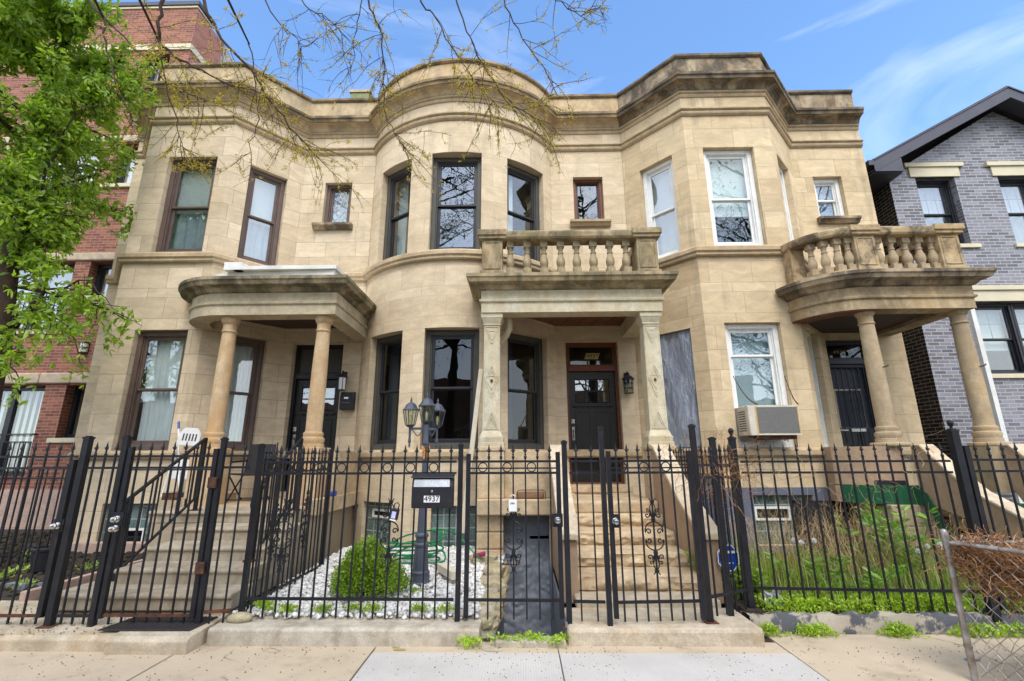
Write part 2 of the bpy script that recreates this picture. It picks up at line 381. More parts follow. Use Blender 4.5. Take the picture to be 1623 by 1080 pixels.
MT['plastic_sheet'] = plastic_sheet()
def walk(name, base, dark, groove=False):
    t = NT(name); ob = t.c.outputs['Object']
    c = t.mix(1., base, t.ramp(t.noise(ob, 1.1, 5, .6), [(.3,.86),(.7,1.10)]), 'MULTIPLY')
    c = t.mix(t.ramp(t.noise(ob, 90, 3, .7), [(.5,0.),(.8,.5)]), c, dark)
    c = t.mix(t.ramp(t.noise(ob, 3.2, 6, .7), [(.55,0.),(.8,.35)]), c, dark)
    dv = t.map(ob); vd = t.n('VectorMath', operation='ADD'); nn = t.n('TexNoise'); nn.inputs['Scale'].default_value = 2.2; nn.inputs['Detail'].default_value = 5; t.l(ob, nn.inputs['Vector']); sc2 = t.n('VectorMath', operation='SCALE'); sc2.inputs['Scale'].default_value = .9; t.l(nn.outputs['Color'], sc2.inputs[0]); t.l(ob, vd.inputs[0]); t.l(sc2.outputs[0], vd.inputs[1])
    vo = t.n('TexVoronoi', feature='DISTANCE_TO_EDGE'); vo.inputs['Scale'].default_value = .42; t.l(vd.outputs[0], vo.inputs['Vector'])
    ck = t.math('MULTIPLY', t.ramp(vo.outputs['Distance'], [(.0, 1.), (.006, 0.)]), t.ramp(t.noise(ob, .9, 3), [(.48,0.),(.56,1.)]))
    c = t.mix(t.math('MULTIPLY', ck, .0 if groove else .85), c, (.12,.09,.06))
    sp = t.ramp(t.noise(t.map(ob, loc=(4,2,0)), 1.7, 7, .72), [(.54,0.),(.70,1.)]); c = t.mix(t.math('MULTIPLY', sp, .18 if groove else .6), c, (.27,.215,.15))
    t.col(c); h = t.noise(ob, 120, 3, .6)
    if groove:
        w = t.n('TexWave', wave_type='BANDS', bands_direction='X'); w.inputs['Scale'].default_value = 16; w.inputs['Distortion'].default_value = .4
        t.l(ob, w.inputs['Vector']); h = t.math('ADD', h, w.outputs['Fac'])
    t.bump(h, .35, .004)
    return t.fin(.9, 0, .2)
MT['walk'] = walk('old_tan_sidewalk', (.50,.41,.30), (.34,.265,.18))
MT['walk_new'] = walk('new_grey_sidewalk', (.50,.475,.445), (.38,.36,.335), True)
MT['asphalt'] = simple('asphalt', (.05,.05,.052), (.065,.065,.066), 8, .9, .5)
MT['pebble'] = leafmat('white_marble_chip', (.50,.47,.43), (.70,.69,.67), (.78,.77,.76), .0, 30)
# ------------------------------------------------------------------ generic builders
def boxuv(me, su=1., sv=1., voff=0):
    uv = me.uv_layers.new(name='UVMap')
    for p in me.polygons:
        n = p.normal
        for li in p.loop_indices:
            c = me.vertices[me.loops[li].vertex_index].co
            if abs(n.z) > .8: q = (c.x, c.y)
            elif abs(n.x) > abs(n.y): q = (c.y, c.z)
            else: q = (c.x, c.z)
            uv.data[li].uv = (q[0]*su, q[1]*sv + voff)
def arc_path(cx, cy, r, a0, a1, n):
    return [(cx + r*math.sin(R(a0+(a1-a0)*i/n)), cy - r*math.cos(R(a0+(a1-a0)*i/n))) for i in range(n+1)]
def offset_path(path, d):
    """offset outward (street side) with mitres; works for positive and negative d"""
    P = [Vector((x,y)) for x,y in path]; out = []
    for i in range(len(P)):
        ns = []
        if i > 0: e = (P[i]-P[i-1]).normalized(); ns.append(Vector((e.y,-e.x)))
        if i < len(P)-1: e = (P[i+1]-P[i]).normalized(); ns.append(Vector((e.y,-e.x)))
        if len(ns) == 1: out.append(P[i]+ns[0]*d)
        else:
            m = (ns[0]+ns[1]).normalized(); out.append(P[i]+m*(d/max(.35, m.dot(ns[0]))))
    return out
def sweep(path, prof, mb=None):
    """closed profile [(out,z)...] swept along an open plan path"""
    mb = mb or MB(); n = len(prof); m = len(path)
    cols = [offset_path(path, o) for o, z in prof]
    vs = [(cols[k][i].x, cols[k][i].y, prof[k][1]) for i in range(m) for k in range(n)]
    fs = [(i*n+k, (i+1)*n+k, (i+1)*n+(k+1)%n, i*n+(k+1)%n) for i in range(m-1) for k in range(n)]
    fs += [tuple(range(n)), tuple((m-1)*n+k for k in range(n-1,-1,-1))]
    return mb.add(vs, fs)
COURSES = [-1.0,-.6,-.25,.1,.45,.78,1.08,1.40,1.70,2.02,2.36,2.70,3.05,3.40,3.85,4.06,4.46,4.64,5.05,5.36,5.70,6.04,6.38,6.72,7.06,7.42,7.85,8.18,8.62,8.9]
def vz(z):
    for k in range(len(COURSES)-1):
        if z <= COURSES[k+1]: return k + (z-COURSES[k])/(COURSES[k+1]-COURSES[k])
    return len(COURSES)-1.
class Wall:
    def __init__(s, path, z0, z1, u0=0):
        s.p = [Vector(q) for q in path]; s.z0 = z0; s.z1 = z1; s.u0 = u0
        s.s = [0.]
        for a, b in zip(s.p, s.p[1:]): s.s.append(s.s[-1] + (b-a).length)
        s.holes = []
    def at(s, t):
        for k in range(len(s.p)-1):
            if t <= s.s[k+1] + 1e-7:
                f = (t-s.s[k])/(s.s[k+1]-s.s[k]); return s.p[k].lerp(s.p[k+1], f)
        return s.p[-1]
    def hole(s, s0, s1, z0, z1, depth=.30): s.holes.append((s0, s1, z0, z1, depth)); return (s.at(s0), s.at(s1), z0, z1)
    def build(s, name, mat, parent):
        S = sorted(set([round(x,5) for x in s.s] + [round(h[k],5) for h in s.holes for k in (0,1)]))
        Z = sorted(set([s.z0, s.z1] + [c for c in COURSES if s.z0 < c < s.z1] + [h[k] for h in s.holes for k in (2,3)]))
        V = []; F = []; U = []
        def v(p, z, u): V.append((p.x,p.y,z)); U.append((s.u0+u/.335, vz(z))); return len(V)-1
        for a, b in zip(S, S[1:]):
            for c, d in zip(Z, Z[1:]):
                m, q = (a+b)/2, (c+d)/2
                if any(h[0]-1e-6 < m < h[1]+1e-6 and h[2] < q < h[3] for h in s.holes): continue
                F.append((v(s.at(a),c,a), v(s.at(b),c,b), v(s.at(b),d,b), v(s.at(a),d,a)))
        for s0, s1, z0, z1, dp in s.holes:
            A, Bq = s.at(s0), s.at(s1); e = (Bq-A).normalized(); n = Vector((-e.y, e.x))
            ss = [s0] + [t for t in S if s0+1e-5 < t < s1-1e-5] + [s1]
            chord = lambda t: A.lerp(Bq, (t-s0)/(s1-s0)) + n*dp
            for a, b in zip(ss, ss[1:]):
                F.append((v(s.at(a),z1,a), v(s.at(b),z1,b), v(chord(b),z1,b), v(chord(a),z1,a)))
                F.append((v(s.at(a),z0,a), v(chord(a),z0,a), v(chord(b),z0,b), v(s.at(b),z0,b)))
            zz = [z0] + [z for z in Z if z0 < z < z1] + [z1]
            for c, d in zip(zz, zz[1:]):
                F.append((v(A,c,s0), v(A,d,s0), v(A+n*dp,d,s0+dp), v(A+n*dp,c,s0+dp)))
                F.append((v(Bq,c,s1), v(Bq+n*dp,c,s1+dp), v(Bq+n*dp,d,s1+dp), v(Bq,d,s1)))
        me = bpy.data.meshes.new(name); me.from_pydata(V, [], F); me.update()
        uv = me.uv_layers.new(name='UVMap')
        for li, lp in enumerate(me.loops): uv.data[li].uv = U[lp.vertex_index]
        return link(name, me, mat, parent)

def frame_local(A, Bq, z0, inset):
    """matrix whose x runs along the opening, y into the house, z up, origin at the lower left corner of the inset plane"""
    e = (Bq-A).normalized(); n = Vector((-e.y, e.x)); o = A + n*inset
    return Matrix(((e.x, n.x, 0, o.x), (e.y, n.y, 0, o.y), (0, 0, 1, z0), (0,0,0,1))), (Bq-A).length
def rectframe(mb, x0, x1, z0, z1, w, y0, y1, wb=None):
    wb = wb or w
    mb.box(x0, x0+w, y0, y1, z0, z1); mb.box(x1-w, x1, y0, y1, z0, z1)
    mb.box(x0+w, x1-w, y0, y1, z1-w, z1); mb.box(x0+w, x1-w, y0, y1, z0, z0+wb)
def window(parent, op, frame, outer=None, glass='glass', inset=.10, case=.075, sash=.05, split=.5, curtain=None, z_add=0, grid=None, name='window', grid_mat='white_fr'):
    A, Bq, z0, z1 = op
    M, w = frame_local(A, Bq, z0, inset); h = z1 - z0
    fo = MB(); fo.M = M
    rectframe(fo, .004, w-.004, .004, h-.004, case, 0, .13)
    rectframe(fo, case+.004, w-case-.004, case, h-case, .022, .03, .13)
    win = B(name, fo, MT[outer or frame], parent, bevel=.006)
    x0, x1, zb, zt = case+.024, w-case-.024, case+.02, h-case-.02
    zm = zb + (zt-zb)*(1-split)
    sf = MB(); sf.M = M
    if split < .05: rectframe(sf, x0, x1, zb, zt, sash, .06, .1)
    else:
        rectframe(sf, x0, x1, zm-.018, zt, sash, .05, .085, .04)     # upper sash
        rectframe(sf, x0, x1, zb, zm+.022, sash, .088, .125, sash*1.3)    # lower sash
    B('sash', sf, MT[frame], win, bevel=.005)
    for a, b, y in (((zb+sash-.005, zt-sash+.005, .08),) if split < .05 else ((zm+.02, zt-sash+.005, .068), (zb+sash*1.3-.005, zm-.015, .106))):
        g = MB(); g.M = M; g.box(x0+sash-.006, x1-sash+.006, y-.002, y+.002, a, b)
        B('pane', g, MT[glass], win)
    if grid:
        g = MB(); g.M = M; nx, nz = grid; a, b = zm+.02, zt-sash; X0, X1 = x0+sash, x1-sash
        for k in range(1, nx): xx = X0+(X1-X0)*k/nx; g.box(xx-.008, xx+.008, .071, .079, a, b)
        for k in range(1, nz): z = a+(b-a)*k/nz; g.box(X0, X1, .0705, .0785, z-.008, z+.008)
        B('glazing_bars', g, MT[grid_mat], win)
    if curtain: CURT[curtain](win, M, w, h)
    return win
def sheet(win, M, x0, x1, z0, z1, y, mat, amp=0, waves=0, name='shade', gather=0, nz=8, jit=0):
    nx = 24 if amp else 1; V = []; F = []
    for j in range(nz+1):
        for i in range(nx+1):
            u = i/nx; t = j/nz
            gx = 1 - gather*math.sin(min(1, (1-t)*1.15)*math.pi/2)**2
            x = x0 + (x1-x0)*(.5 + (u-.5)*gx); z = z0 + (z1-z0)*t
            V.append((x, y + amp*math.sin(u*waves*6.28 + math.sin(t*3)*.6) + jit*math.sin(u*17+t*9), z))
    for j in range(nz):
        for i in range(nx):
            a = j*(nx+1)+i; F.append((a, a+1, a+nx+2, a+nx+1))
    mb = MB(); mb.M = M; mb.add(V, F); me = mb.mesh(name, 60)
    return link(name, me, MT[mat], win)
CURT = {
 'sheer': lambda win,M,w,h: sheet(win, M, .10, w-.08, .1, h-.1, .17, 'white_cloth', .02, 7, 'curtain', .22),
 'sheer_full': lambda win,M,w,h: sheet(win, M, .06, w-.06, .08, h-.08, .17, 'white_cloth', .018, 6, 'curtain', .04),
 'half_shade': lambda win,M,w,h: (sheet(win, M, .08, w-.08, h*.46, h-.08, .15, 'shade'), sheet(win, M, .08, w-.08, .08, h*.5, .20, 'shade_blue', .03, 4, 'curtain')),
 'low_shade': lambda win,M,w,h: sheet(win, M, .08, w-.08, h*.36, h-.08, .19, 'shade'),
 'full_shade': lambda win,M,w,h: sheet(win, M, .08, w-.08, .08, h-.08, .19, 'shade_blue'),
 'two_tone': lambda win,M,w,h: (sheet(win, M, .08, w-.08, h*.52, h-.08, .18, 'white_cloth'), sheet(win, M, .08, w-.08, .08, h*.55, .21, 'shade_blue', .03, 3, 'curtain')),
 'side': lambda win,M,w,h: sheet(win, M, .1, w*.42, .1, h-.1, .26, 'shade_blue', .02, 4, 'curtain'),
 'torn': lambda win,M,w,h: sheet(win, M, .08, w*.40, .1, h-.1, .2, 'white_cloth', 0, 0, 'shade'),
}
def text(name, body, size, m, parent, M, ext=.002, align='CENTER', shear=0):
    c = bpy.data.curves.new(name, 'FONT'); c.body = body; c.size = size; c.align_x = align; c.align_y = 'CENTER'; c.extrude = ext; c.shear = shear
    tmp = bpy.data.objects.new(name, c); COL.objects.link(tmp)
    dg = bpy.context.evaluated_depsgraph_get(); me = bpy.data.meshes.new_from_object(tmp.evaluated_get(dg))
    bpy.data.objects.remove(tmp)
    me.transform(M); me.materials.clear()
    return link(name, me, m, parent)
def TM(M, x, y, z):     # text plane: x along wall, up = z, facing out of the wall
    return M @ Matrix.Translation((x, y, z)) @ Matrix.Rotation(R(90), 4, 'X')

def door(parent, op, style, floor=1.0):
    A, Bq, z0, z1 = op; M, w = frame_local(A, Bq, z0, .16); h = z1 - z0; lt = 2.14 + (.12 if style == 'grille' else 0)
    f = MB(); f.M = M; c = .055
    f.box(.003, c, -.02, .12, 0, h-.003); f.box(w-c, w-.003, -.02, .12, 0, h-.003); f.box(c, w-c, -.02, .12, h-c, h-.003)
    f.box(c, w-c, -.035, .12, lt, lt+.10); f.box(c, w-c, -.01, .14, 0, .03)
    rectframe(f, c, w-c, lt+.10, h-c, .035, .0, .1)
    d = B('door', f, MT[{'craft_wood': 'wood_red', 'craft_black': 'black_fr', 'grille': 'navy'}[style]], parent, bevel=.006)
    x0, x1 = c+.004, w-c-.004
    g = MB(); g.M = M
    if style.startswith('craft'):
        st = .115; za, zb = lt-.62, lt-.16       # glazed band
        g.box(x0, x1, .05, .095, .032, za-.09); g.box(x0, x0+st, .05, .095, za-.09, lt-.004); g.box(x1-st, x1, .05, .095, za-.09, lt-.004)
        g.box(x0+st, x1-st, .05, .095, zb, lt-.004); g.box(x0+st, x1-st, .05, .095, za-.09, za)
        for k in (1, 2): xx = x0+st+(x1-x0-2*st)*k/3; g.box(xx-.012, xx+.012, .052, .093, za, zb)
        g.box(x0+st, x1-st, .052, .093, (za+zb)/2-.012, (za+zb)/2+.012)
        g.box(x0+.07, x1-.07, .015, .05, za-.075, za-.04)
        for k in range(6): xx = x0+.1+(x1-x0-.2)*(k+.5)/6; g.box(xx-.025, xx+.025, .025, .05, za-.105, za-.075)
        for a, b in ((x0+.12, (x0+x1)/2-.05), ((x0+x1)/2+.05, x1-.12)):
            rectframe(g, a, b, .28, za-.16, .02, .036, .052); 
        B('door_leaf', g, MT['door'], d, bevel=.004)
        q = MB(); q.M = M
        for i in range(3):
            for j in range(2):
                a = x0+st+(x1-x0-2*st)*i/3+.014; b = x0+st+(x1-x0-2*st)*(i+1)/3-.014
                c0 = za+(zb-za)*j/2+.013; c1 = za+(zb-za)*(j+1)/2-.013
                q.box(a, b, .07, .074, c0, c1)
        B('pane', q, MT['glass_hi'], d)
        hd = MB(); hd.M = M
        hd.box(x0+.035, x0+.085, .03, .05, .80, 1.06); hd.tube([(x0+.06,.04,.84),(x0+.06,-.01,.86),(x0+.06,-.015,.95),(x0+.06,.03,1.0)], .011)
        hd.lathe([(.032,0),(.032,.012),(.02,.02)], (x0+.06, .035, 1.16), 14)
        hd.box(x0+.03, x0+.09, .022, .05, 1.12, 1.20)
        B('handle', hd, MT['steel'], d, 40)
    else:
        g.box(x0, x1, .10, .13, .03, lt-.004); B('door_leaf', g, MT['navy'], d)
        pn = MB(); pn.M = M; rectframe(pn, x0+.10, x1-.18, 1.0, 1.78, .03, .085, .1); B('panel_moulding', pn, MT['ac_case'], d)
        s = MB(); s.M = M                                   # wrought security grille in front
        rectframe(s, x0, x1, .03, lt-.01, .055, .0, .03); s.box(x0, x1, .0, .03, .95, 1.02); s.box(x0+.05,x1-.05,.004,.02,.08,.95)
        for k in range(1, 7): xx = x0+.03+(x1-x0-.06)*k/7; s.box(xx-.007, xx+.007, -.004, .012, .06, lt-.05)
        B('security_grille', s, MT['iron'], d)
        sc = MB(); sc.M = M
        for cz in (.42, 1.55):
            for sx in (-1, 1):
                for k in range(3):
                    pts = [((x0+x1)/2 + sx*(.03+.05*(1-t/14)*math.sin(t*.75)+.02), -.008, cz-.16+.16*k + .07*(1-t/16)*math.cos(t*.75)) for t in range(11)]
                    sc.tube(pts, .006, 5)
        sc.bar(((x0+x1)/2,-.008,.2),((x0+x1)/2,-.008,1.8),.012)
        B('scrollwork', sc, MT['iron'], d)
        hd = MB(); hd.M = M; hd.box(x0+.25, x0+.52, -.012, .0, .955, 1.01); hd.box(x0+.03,x0+.18,-.03,-.01,.97,.995)
        B('mail_slot', hd, MT['steel'], d)
    tp = MB(); tp.M = M; tp.box(c+.035, w-c-.035, .05, .054, lt+.135, h-c-.035)
    tr = B('transom', tp, MT['glass_dark'], d)
    zt = (lt+.135 + h-c-.035)/2
    if style == 'craft_wood':
        pl = MB(); pl.M = M; a = w/2+.03
        pl.prismy([(a-.155,zt-.06),(a+.115,zt-.06),(a+.155,zt+.06),(a-.115,zt+.06)], .036, .046); B('number_plate', pl, MT['gold'], d)
        text('house_number', '4937', .115, MT['black'], d, TM(M, a, .033, zt), .002, 'CENTER', .25)
    elif style == 'grille':
        text('house_number', '4 9 3 5', .085, MT['gold'], d, TM(M, w/2-.10, .046, zt-.01), .002)
    else:
        bp = MB(); bp.M = M; bp.box(c+.03, w-c-.03, .03, .045, lt+.11, h-c-.02); B('transom_board', bp, MT['dark_trim'], d)
    return d

# cornice, parapet and belt profiles (out, z)
P_ROLL = [(-.05,8.14),(.02,8.14),(.05,8.17),(.06,8.20),(.045,8.235),(.085,8.26),(.085,8.285),(-.05,8.285)]
P_FILL = [(-.05,8.58),(.02,8.58),(.03,8.61),(.03,8.645),(.06,8.66),(.06,8.70),(-.05,8.70)]
P_CORN = [(-.05,8.70),(.07,8.70),(.10,8.76),(.14,8.80),(.22,8.822),(-.05,8.822)]
P_CCAP = [(-.05,8.822),(.24,8.822),(.25,8.88),(.275,8.90),(.275,8.955),(-.05,8.985)]
P_PARA = [(-.25,8.975),(.03,8.975),(.03,9.50),(-.25,9.50)]
P_COPE = [(-.30,9.50),(.05,9.50),(.08,9.53),(.08,9.58),(-.30,9.60)]
P_SILL = [(-.05,5.14),(.05,5.14),(.07,5.16),(.07,5.20),(.10,5.23),(.10,5.30),(.04,5.345),(-.05,5.345)]
P_WATER = [(-.05,1.60),(.05,1.60),(.08,1.63),(.08,1.70),(.0,1.745),(-.05,1.745)]
def trims(parent, path, trim, belt, para=None):
    for nm, pr, m in (('belt_moulding', P_ROLL, belt), ('frieze_fillet', P_FILL, belt), ('cornice', P_CORN, trim), ('cornice_cap', P_CCAP, 'cap'+trim[-1]), ('parapet', P_PARA, para or trim), ('coping', P_COPE, 'cap'+trim[-1]), ('sill_course', P_SILL, belt), ('water_table', P_WATER, belt)):
        B(nm, sweep(path, pr), MT[m], parent)
def small_sill(parent, x0, x1, mat):
    s = MB(); s.prismx([(9.01,6.31),(8.93,6.31),(8.90,6.36),(8.86,6.38),(8.86,6.43),(9.01,6.45)], x0, x1); B('window_sill', s, MT[mat], parent)
def carcass(parent, x0, x1, mat, yb=21):
    b = MB(); b.box(x0, x0+.2, 9.35, yb, 0, 8.95); b.box(x1-.2, x1, 9.35, yb, 0, 8.95); b.box(x0+.2, x1-.2, yb-.2, yb, 0, 8.95)
    B('rear_wall', b, MT[mat], parent)
    r = MB(); r.box(x0+.2, x1-.2, 9.3, yb-.2, 8.75, 8.9); B('roof', r, MT['roofing'], parent)
    f = MB(); f.box(x0+.2, x1-.2, 9.4, yb-.2, .8, .95); f.box(x0+.2, x1-.2, 9.4, yb-.2, 4.9, 5.05); f.box(x0+.2, x1-.2, 13, 13.1, .95, 4.9); f.box(x0+.2, x1-.2, 13, 13.1, 5.05, 8.75)
    B('interior', f, MT['plaster'], parent)

COLPROF = [(.235,0),(.235,.055),(.215,.06),(.225,.09),(.235,.12),(.225,.15),(.195,.165),(.195,.18),(.200,.195),(.205,.215),(.195,.235),(.172,.245),(.165,.28),(.166,.7),(.160,1.2),(.148,1.6),(.138,1.86),(.152,1.865),(.160,1.88),(.152,1.895),(.140,1.90),(.142,2.0),(.160,2.01),(.185,2.05),(.195,2.07),(.195,2.12)]
def column(parent, x, y, z, m):
    c = MB(); c.lathe([(r*.745, q) for r, q in COLPROF], (x, y, z), 28); return B('column', c, MT[m], parent, 35)
BAL = [(.055,.10),(.05,.12),(.058,.14),(.07,.18),(.074,.22),(.066,.27),(.048,.32),(.04,.36),(.05,.37),(.05,.385),(.038,.395),(.040,.44),(.048,.47),(.055,.485)]
def baluster_mesh():
    b = MB(); b.lathe(BAL, (0,0,0), 16); b.box(-.068,.068,-.068,.068,0,.10); b.box(-.06,.06,-.06,.06,.485,.60)
    return b.mesh('baluster', 40)
ENT = [(-.30,3.88),(0,3.88),(0,4.04),(.03,4.06),(.035,4.09),(.005,4.11),(.005,4.25),(.05,4.265),(.09,4.32),(.19,4.345),(.21,4.40),(.23,4.42),(.23,4.47),(-.30,4.485)]
ENT_LO = [p for p in ENT[:7]] + [(-.30,4.25)]
ENT_HI = [(-.30,4.25),(.005,4.25),(.05,4.265),(.09,4.32),(.19,4.345),(.21,4.40),(.23,4.42),(.23,4.47),(-.30,4.485)]
# ------------------------------------------------------------------ the three greystone row houses
bal_me = baluster_mesh()
def porch_common(h, path, ent_lo, ent_hi, ceil_m, ceil_poly, boards=False, ceil_z=4.14):
    p = B('porch', sweep(path, ENT_LO), MT[ent_lo], h)
    B('porch_cornice', sweep(path, ENT_HI), MT[ent_hi], p)
    c = MB(); c.prism(ceil_poly, ceil_z, ceil_z+.06)
    B('porch_ceiling', c, MT[ceil_m], p)
    d = MB(); d.prism(ceil_poly, 4.36, 4.44); B('porch_deck', d, MT['roofing'], p)
    return p
RAILP = [(-.26,5.16),(.03,5.16),(.05,5.19),(.06,5.25),(.06,5.28),(.02,5.31),(-.26,5.31)]
PLINP = [(-.23,4.475),(.0,4.475),(.0,4.57),(-.23,4.575)]
def rail(p, path, m):
    B('balustrade_rail', sweep(path, RAILP), MT[m], p); B('balustrade_plinth', sweep(path, PLINP), MT[m], p)
def pedestal(p, x, y, m, s=.17, z0=4.49, z1=5.165):
    b = MB(); b.box(x-s, x+s, y-s, y+s, z0, z1); b.box(x-s-.03, x+s+.03, y-s-.03, y+s+.03, z0-.002, z0+.10)
    b.box(x-s-.05, x+s+.05, y-s-.05, y+s+.05, z1, z1+.055); b.box(x-s-.075, x+s+.075, y-s-.075, y+s+.075, z1+.055, z1+.155)
    rectframe(b, x-s+.03, x+s-.03, z0+.14, z1-.04, .025, y-s-.012, y-s+.01)
    B('balustrade_pedestal', b, MT[m], p, bevel=.008)
def glass_block_window(h, A, Bq, z0, z1, vent=None):
    M, w = frame_local(A, Bq, z0, .10); g = MB(); g.M = M; g.box(.004, w-.004, 0, .1, .004, z1-z0-.004)
    me = g.mesh('basement_window')
    uv = me.uv_layers.new(name='UVMap'); Mi = M.inverted()
    for li, lp in enumerate(me.loops):
        c = Mi @ me.vertices[lp.vertex_index].co; uv.data[li].uv = (c.x, c.z)
    o = link('basement_window', me, MT['gblock'], h)
    if vent:
        a, b, c, d = vent; v = MB(); v.M = M; rectframe(v, a, b, c, d, .035, -.03, .02); B('vent_frame', v, MT['white_fr'], o)
        k = MB(); k.M = M; k.box(a+.035, b-.035, -.012, -.004, c+.035, d-.035); B('vent_pane', k, MT['glass_dark'], o)
    return o

# ---- house with the white porch roof (left)
h1 = E('row_house', (-5.86, 9, 0), 'pale limestone row house with brown window frames and a white flat porch roof', 'house', 'limestone row houses')
h1.location = (0,0,0)
P1 = [(-8.57,9),(-8.35,9),(-7.38,7.95),(-5.68,7.95),(-4.71,9),(-3.152,9)]
w = Wall(P1, 0, 8.98); o = w.s
wins = []
for i, (a, b) in ((1,(.33,1.06)), (2,(.48,1.45)), (3,(.37,1.10))):
    wins.append((i, 1, w.hole(o[i]+a, o[i]+b, 5.345, 7.40))); wins.append((i, 0, w.hole(o[i]+a, o[i]+b, 1.745, 3.85)))
sw = w.hole(o[4]+.49, o[4]+1.08, 6.45, 7.46); dr = w.hole(o[4]+.18, o[4]+1.19, 1.0, 3.84, .4)
bw = w.hole(o[2]+.52, o[2]+1.45, .25, .90)
w.build('wall', MT['ash1'], h1)
for i, up, op in wins:
    window(h1, op, 'brown_fr', case=.085, glass='glass_hi' if up else 'glass', curtain=('half_shade' if up else 'sheer') if i != 3 or not up else 'half_shade')
window(h1, sw, 'brown_fr', case=.07, sash=.035, split=.02, glass='glass_hi', curtain='sheer_full'); small_sill(h1, -4.37, -3.54, 'trim3')
door(h1, dr, 'craft_black'); glass_block_window(h1, *bw, vent=(.38,.72,.02,.26))
trims(h1, P1, 'trim1', 'belt'); carcass(h1, -8.57, -3.16, 'ash1')
# stoop and porch
c1 = arc_path(-4.95, 8.07, .87, -82, 0, 10)
S1 = MB(); S1.prism([(x+.06,y+.10) for x,y in c1] + [(-4.95,6.54),(-3.0,6.54),(-3.0,8.99),(-5.6,8.99)], 0, .86)
st1 = B('stoop', S1, MT['ash1'], h1)
S = MB()
for k, (y, z) in enumerate([(6.50,.93),(6.08,.78),(5.66,.63),(5.28,.48),(4.93,.33)]):
    S.prismx([(y+.03,z-.155),(y+.028,z-.05),(y,z-.045),(y-.004,z-.018),(y+.014,z),(y+.5,z),(y+.5,z-.155)], *( (-4.98,-3.02) if k == 0 else ((-4.30,-2.86) if k < 4 else (-4.62,-2.82))))
S.box(-4.27,-2.9,5.30,6.6,0,.47); S.box(-4.27,-2.9,5.68,6.6,.47,.62); S.box(-4.27,-2.9,6.1,6.6,.62,.775)
B('steps', S, MT['conc_step'], st1, bevel=.012)
L = MB(); L.prism([(x,y) for x,y in c1] + [(-4.99,7.2),(-4.99,8.5),(-5.7,8.5)], .82, 1.03); L.box(-3.04,-2.88,6.95,8.99,.82,1.03); L.box(-4.99,-3.04,6.55,8.99,.86,.925); L.box(-3.05,-2.93,7.55,8.99,1.03,1.72)
B('stoop_ledge', L, MT['step2'], st1, bevel=.012)
pth1 = c1 + [(-3.0, 7.2), (-3.0, 8.985)]
ce1 = [(-5.68,7.97)] + [(x+.02,y+.05) for x,y in c1] + [(-3.05,7.25),(-3.05,8.98),(-4.70,8.98)]
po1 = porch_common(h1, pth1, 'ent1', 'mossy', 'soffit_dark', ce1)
for x in (-4.82, -3.25):
    column(po1, x, 7.40, 1.76, 'col'); b = MB(); b.box(x-.20, x+.20, 7.20, 7.60, .90, 1.68); b.box(x-.215, x+.215, 7.185, 7.615, 1.68, 1.765)
    B('column_pedestal', b, MT['col'], po1, bevel=.012)
mb = MB(); mb.prism([(x+.10,y+.18) for x,y in c1[2:]] + [(-3.12,7.3),(-3.12,8.97),(-4.7,8.97),(-5.6,8.0)], 4.485, 4.70)
mb.prism([(x+.24,y+.30) for x,y in c1[2:]] + [(-4.7,7.5),(-4.7,8.6),(-5.4,8.2)], 4.70, 4.78); mb.prism([(x+.36,y+.42) for x,y in c1[2:]] + [(-4.6,7.62),(-4.6,8.5),(-5.3,8.3)], 4.78, 4.84); mb.box(-4.85,-3.08,7.26,8.97,4.70,4.765); mb.prismx([(7.27,4.70),(7.27,4.84),(7.9,4.90),(7.9,4.70)], -5.0, -4.70)
B('porch_roof', mb, MT['membrane'], po1, bevel=.01)

# ---- middle house with the round bay
h2 = E('row_house', (0,0,0), 'limestone row house with a rounded bay, black window frames and a straight balustraded balcony', 'house', 'limestone row houses')
ARC = arc_path(-1.22, 10.25, 2.30, -57.05, 57.05, 36)
P2 = [(-3.148,9)] + ARC[1:-1] + [(.71,9),(2.268,9)]
w = Wall(P2, -.8, 8.98, 4); r_ = w.s[-2]/114.1
ang = lambda t: (t+57.05)*r_
wins = []
for k, (a, b) in enumerate(((-45,-23.2),(-11.9,12.6),(25.7,49))):
    wins.append((k, 1, w.hole(ang(a), ang(b), 5.345, 7.42, .34))); wins.append((k, 0, w.hole(ang(a), ang(b), 1.745, 3.85, .34)))
f0 = w.s[-2]
sw = w.hole(f0+.47, f0+1.11, 6.48, 7.51); dr = w.hole(f0+.19, f0+1.22, 1.12, 3.84, .4)
b1 = w.hole(ang(-42), ang(-24.5), .20, .88); b2 = w.hole(ang(-6), ang(13.5), .10, .85)
w.build('wall', MT['ash2'], h2)
for k, up, op in wins:
    window(h2, op, 'black_fr', outer='dark_trim' , inset=.13, case=.085, sash=.055, glass='glass_hi' if up and k == 1 else ('glass' if up else 'glass_dark'), curtain={(0,1):'side',(2,1):'torn',(0,0):'side',(2,0):'side'}.get((k,up)))
window(h2, sw, 'black_fr', outer='wood_red', case=.06, sash=.03, split=.02, glass='glass_hi'); small_sill(h2, 1.08, 1.93, 'belt')
door(h2, dr, 'craft_wood'); glass_block_window(h2, *b1, vent=(.17,.62,.42,.56)); glass_block_window(h2, *b2)
trims(h2, P2, 'trim2', 'belt'); carcass(h2, -3.14, 2.26, 'ash2')
pth2 = [(-.62,7.98),(-.62,7.2),(2.30,7.2),(2.30,8.93)]
ce2 = [(-.58,7.25),(2.26,7.25),(2.26,8.98),(.72,8.98),(.3,8.55),(-.05,8.3),(-.3,8.17),(-.58,8.05)]
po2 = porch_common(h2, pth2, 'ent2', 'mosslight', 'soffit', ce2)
g = MB()
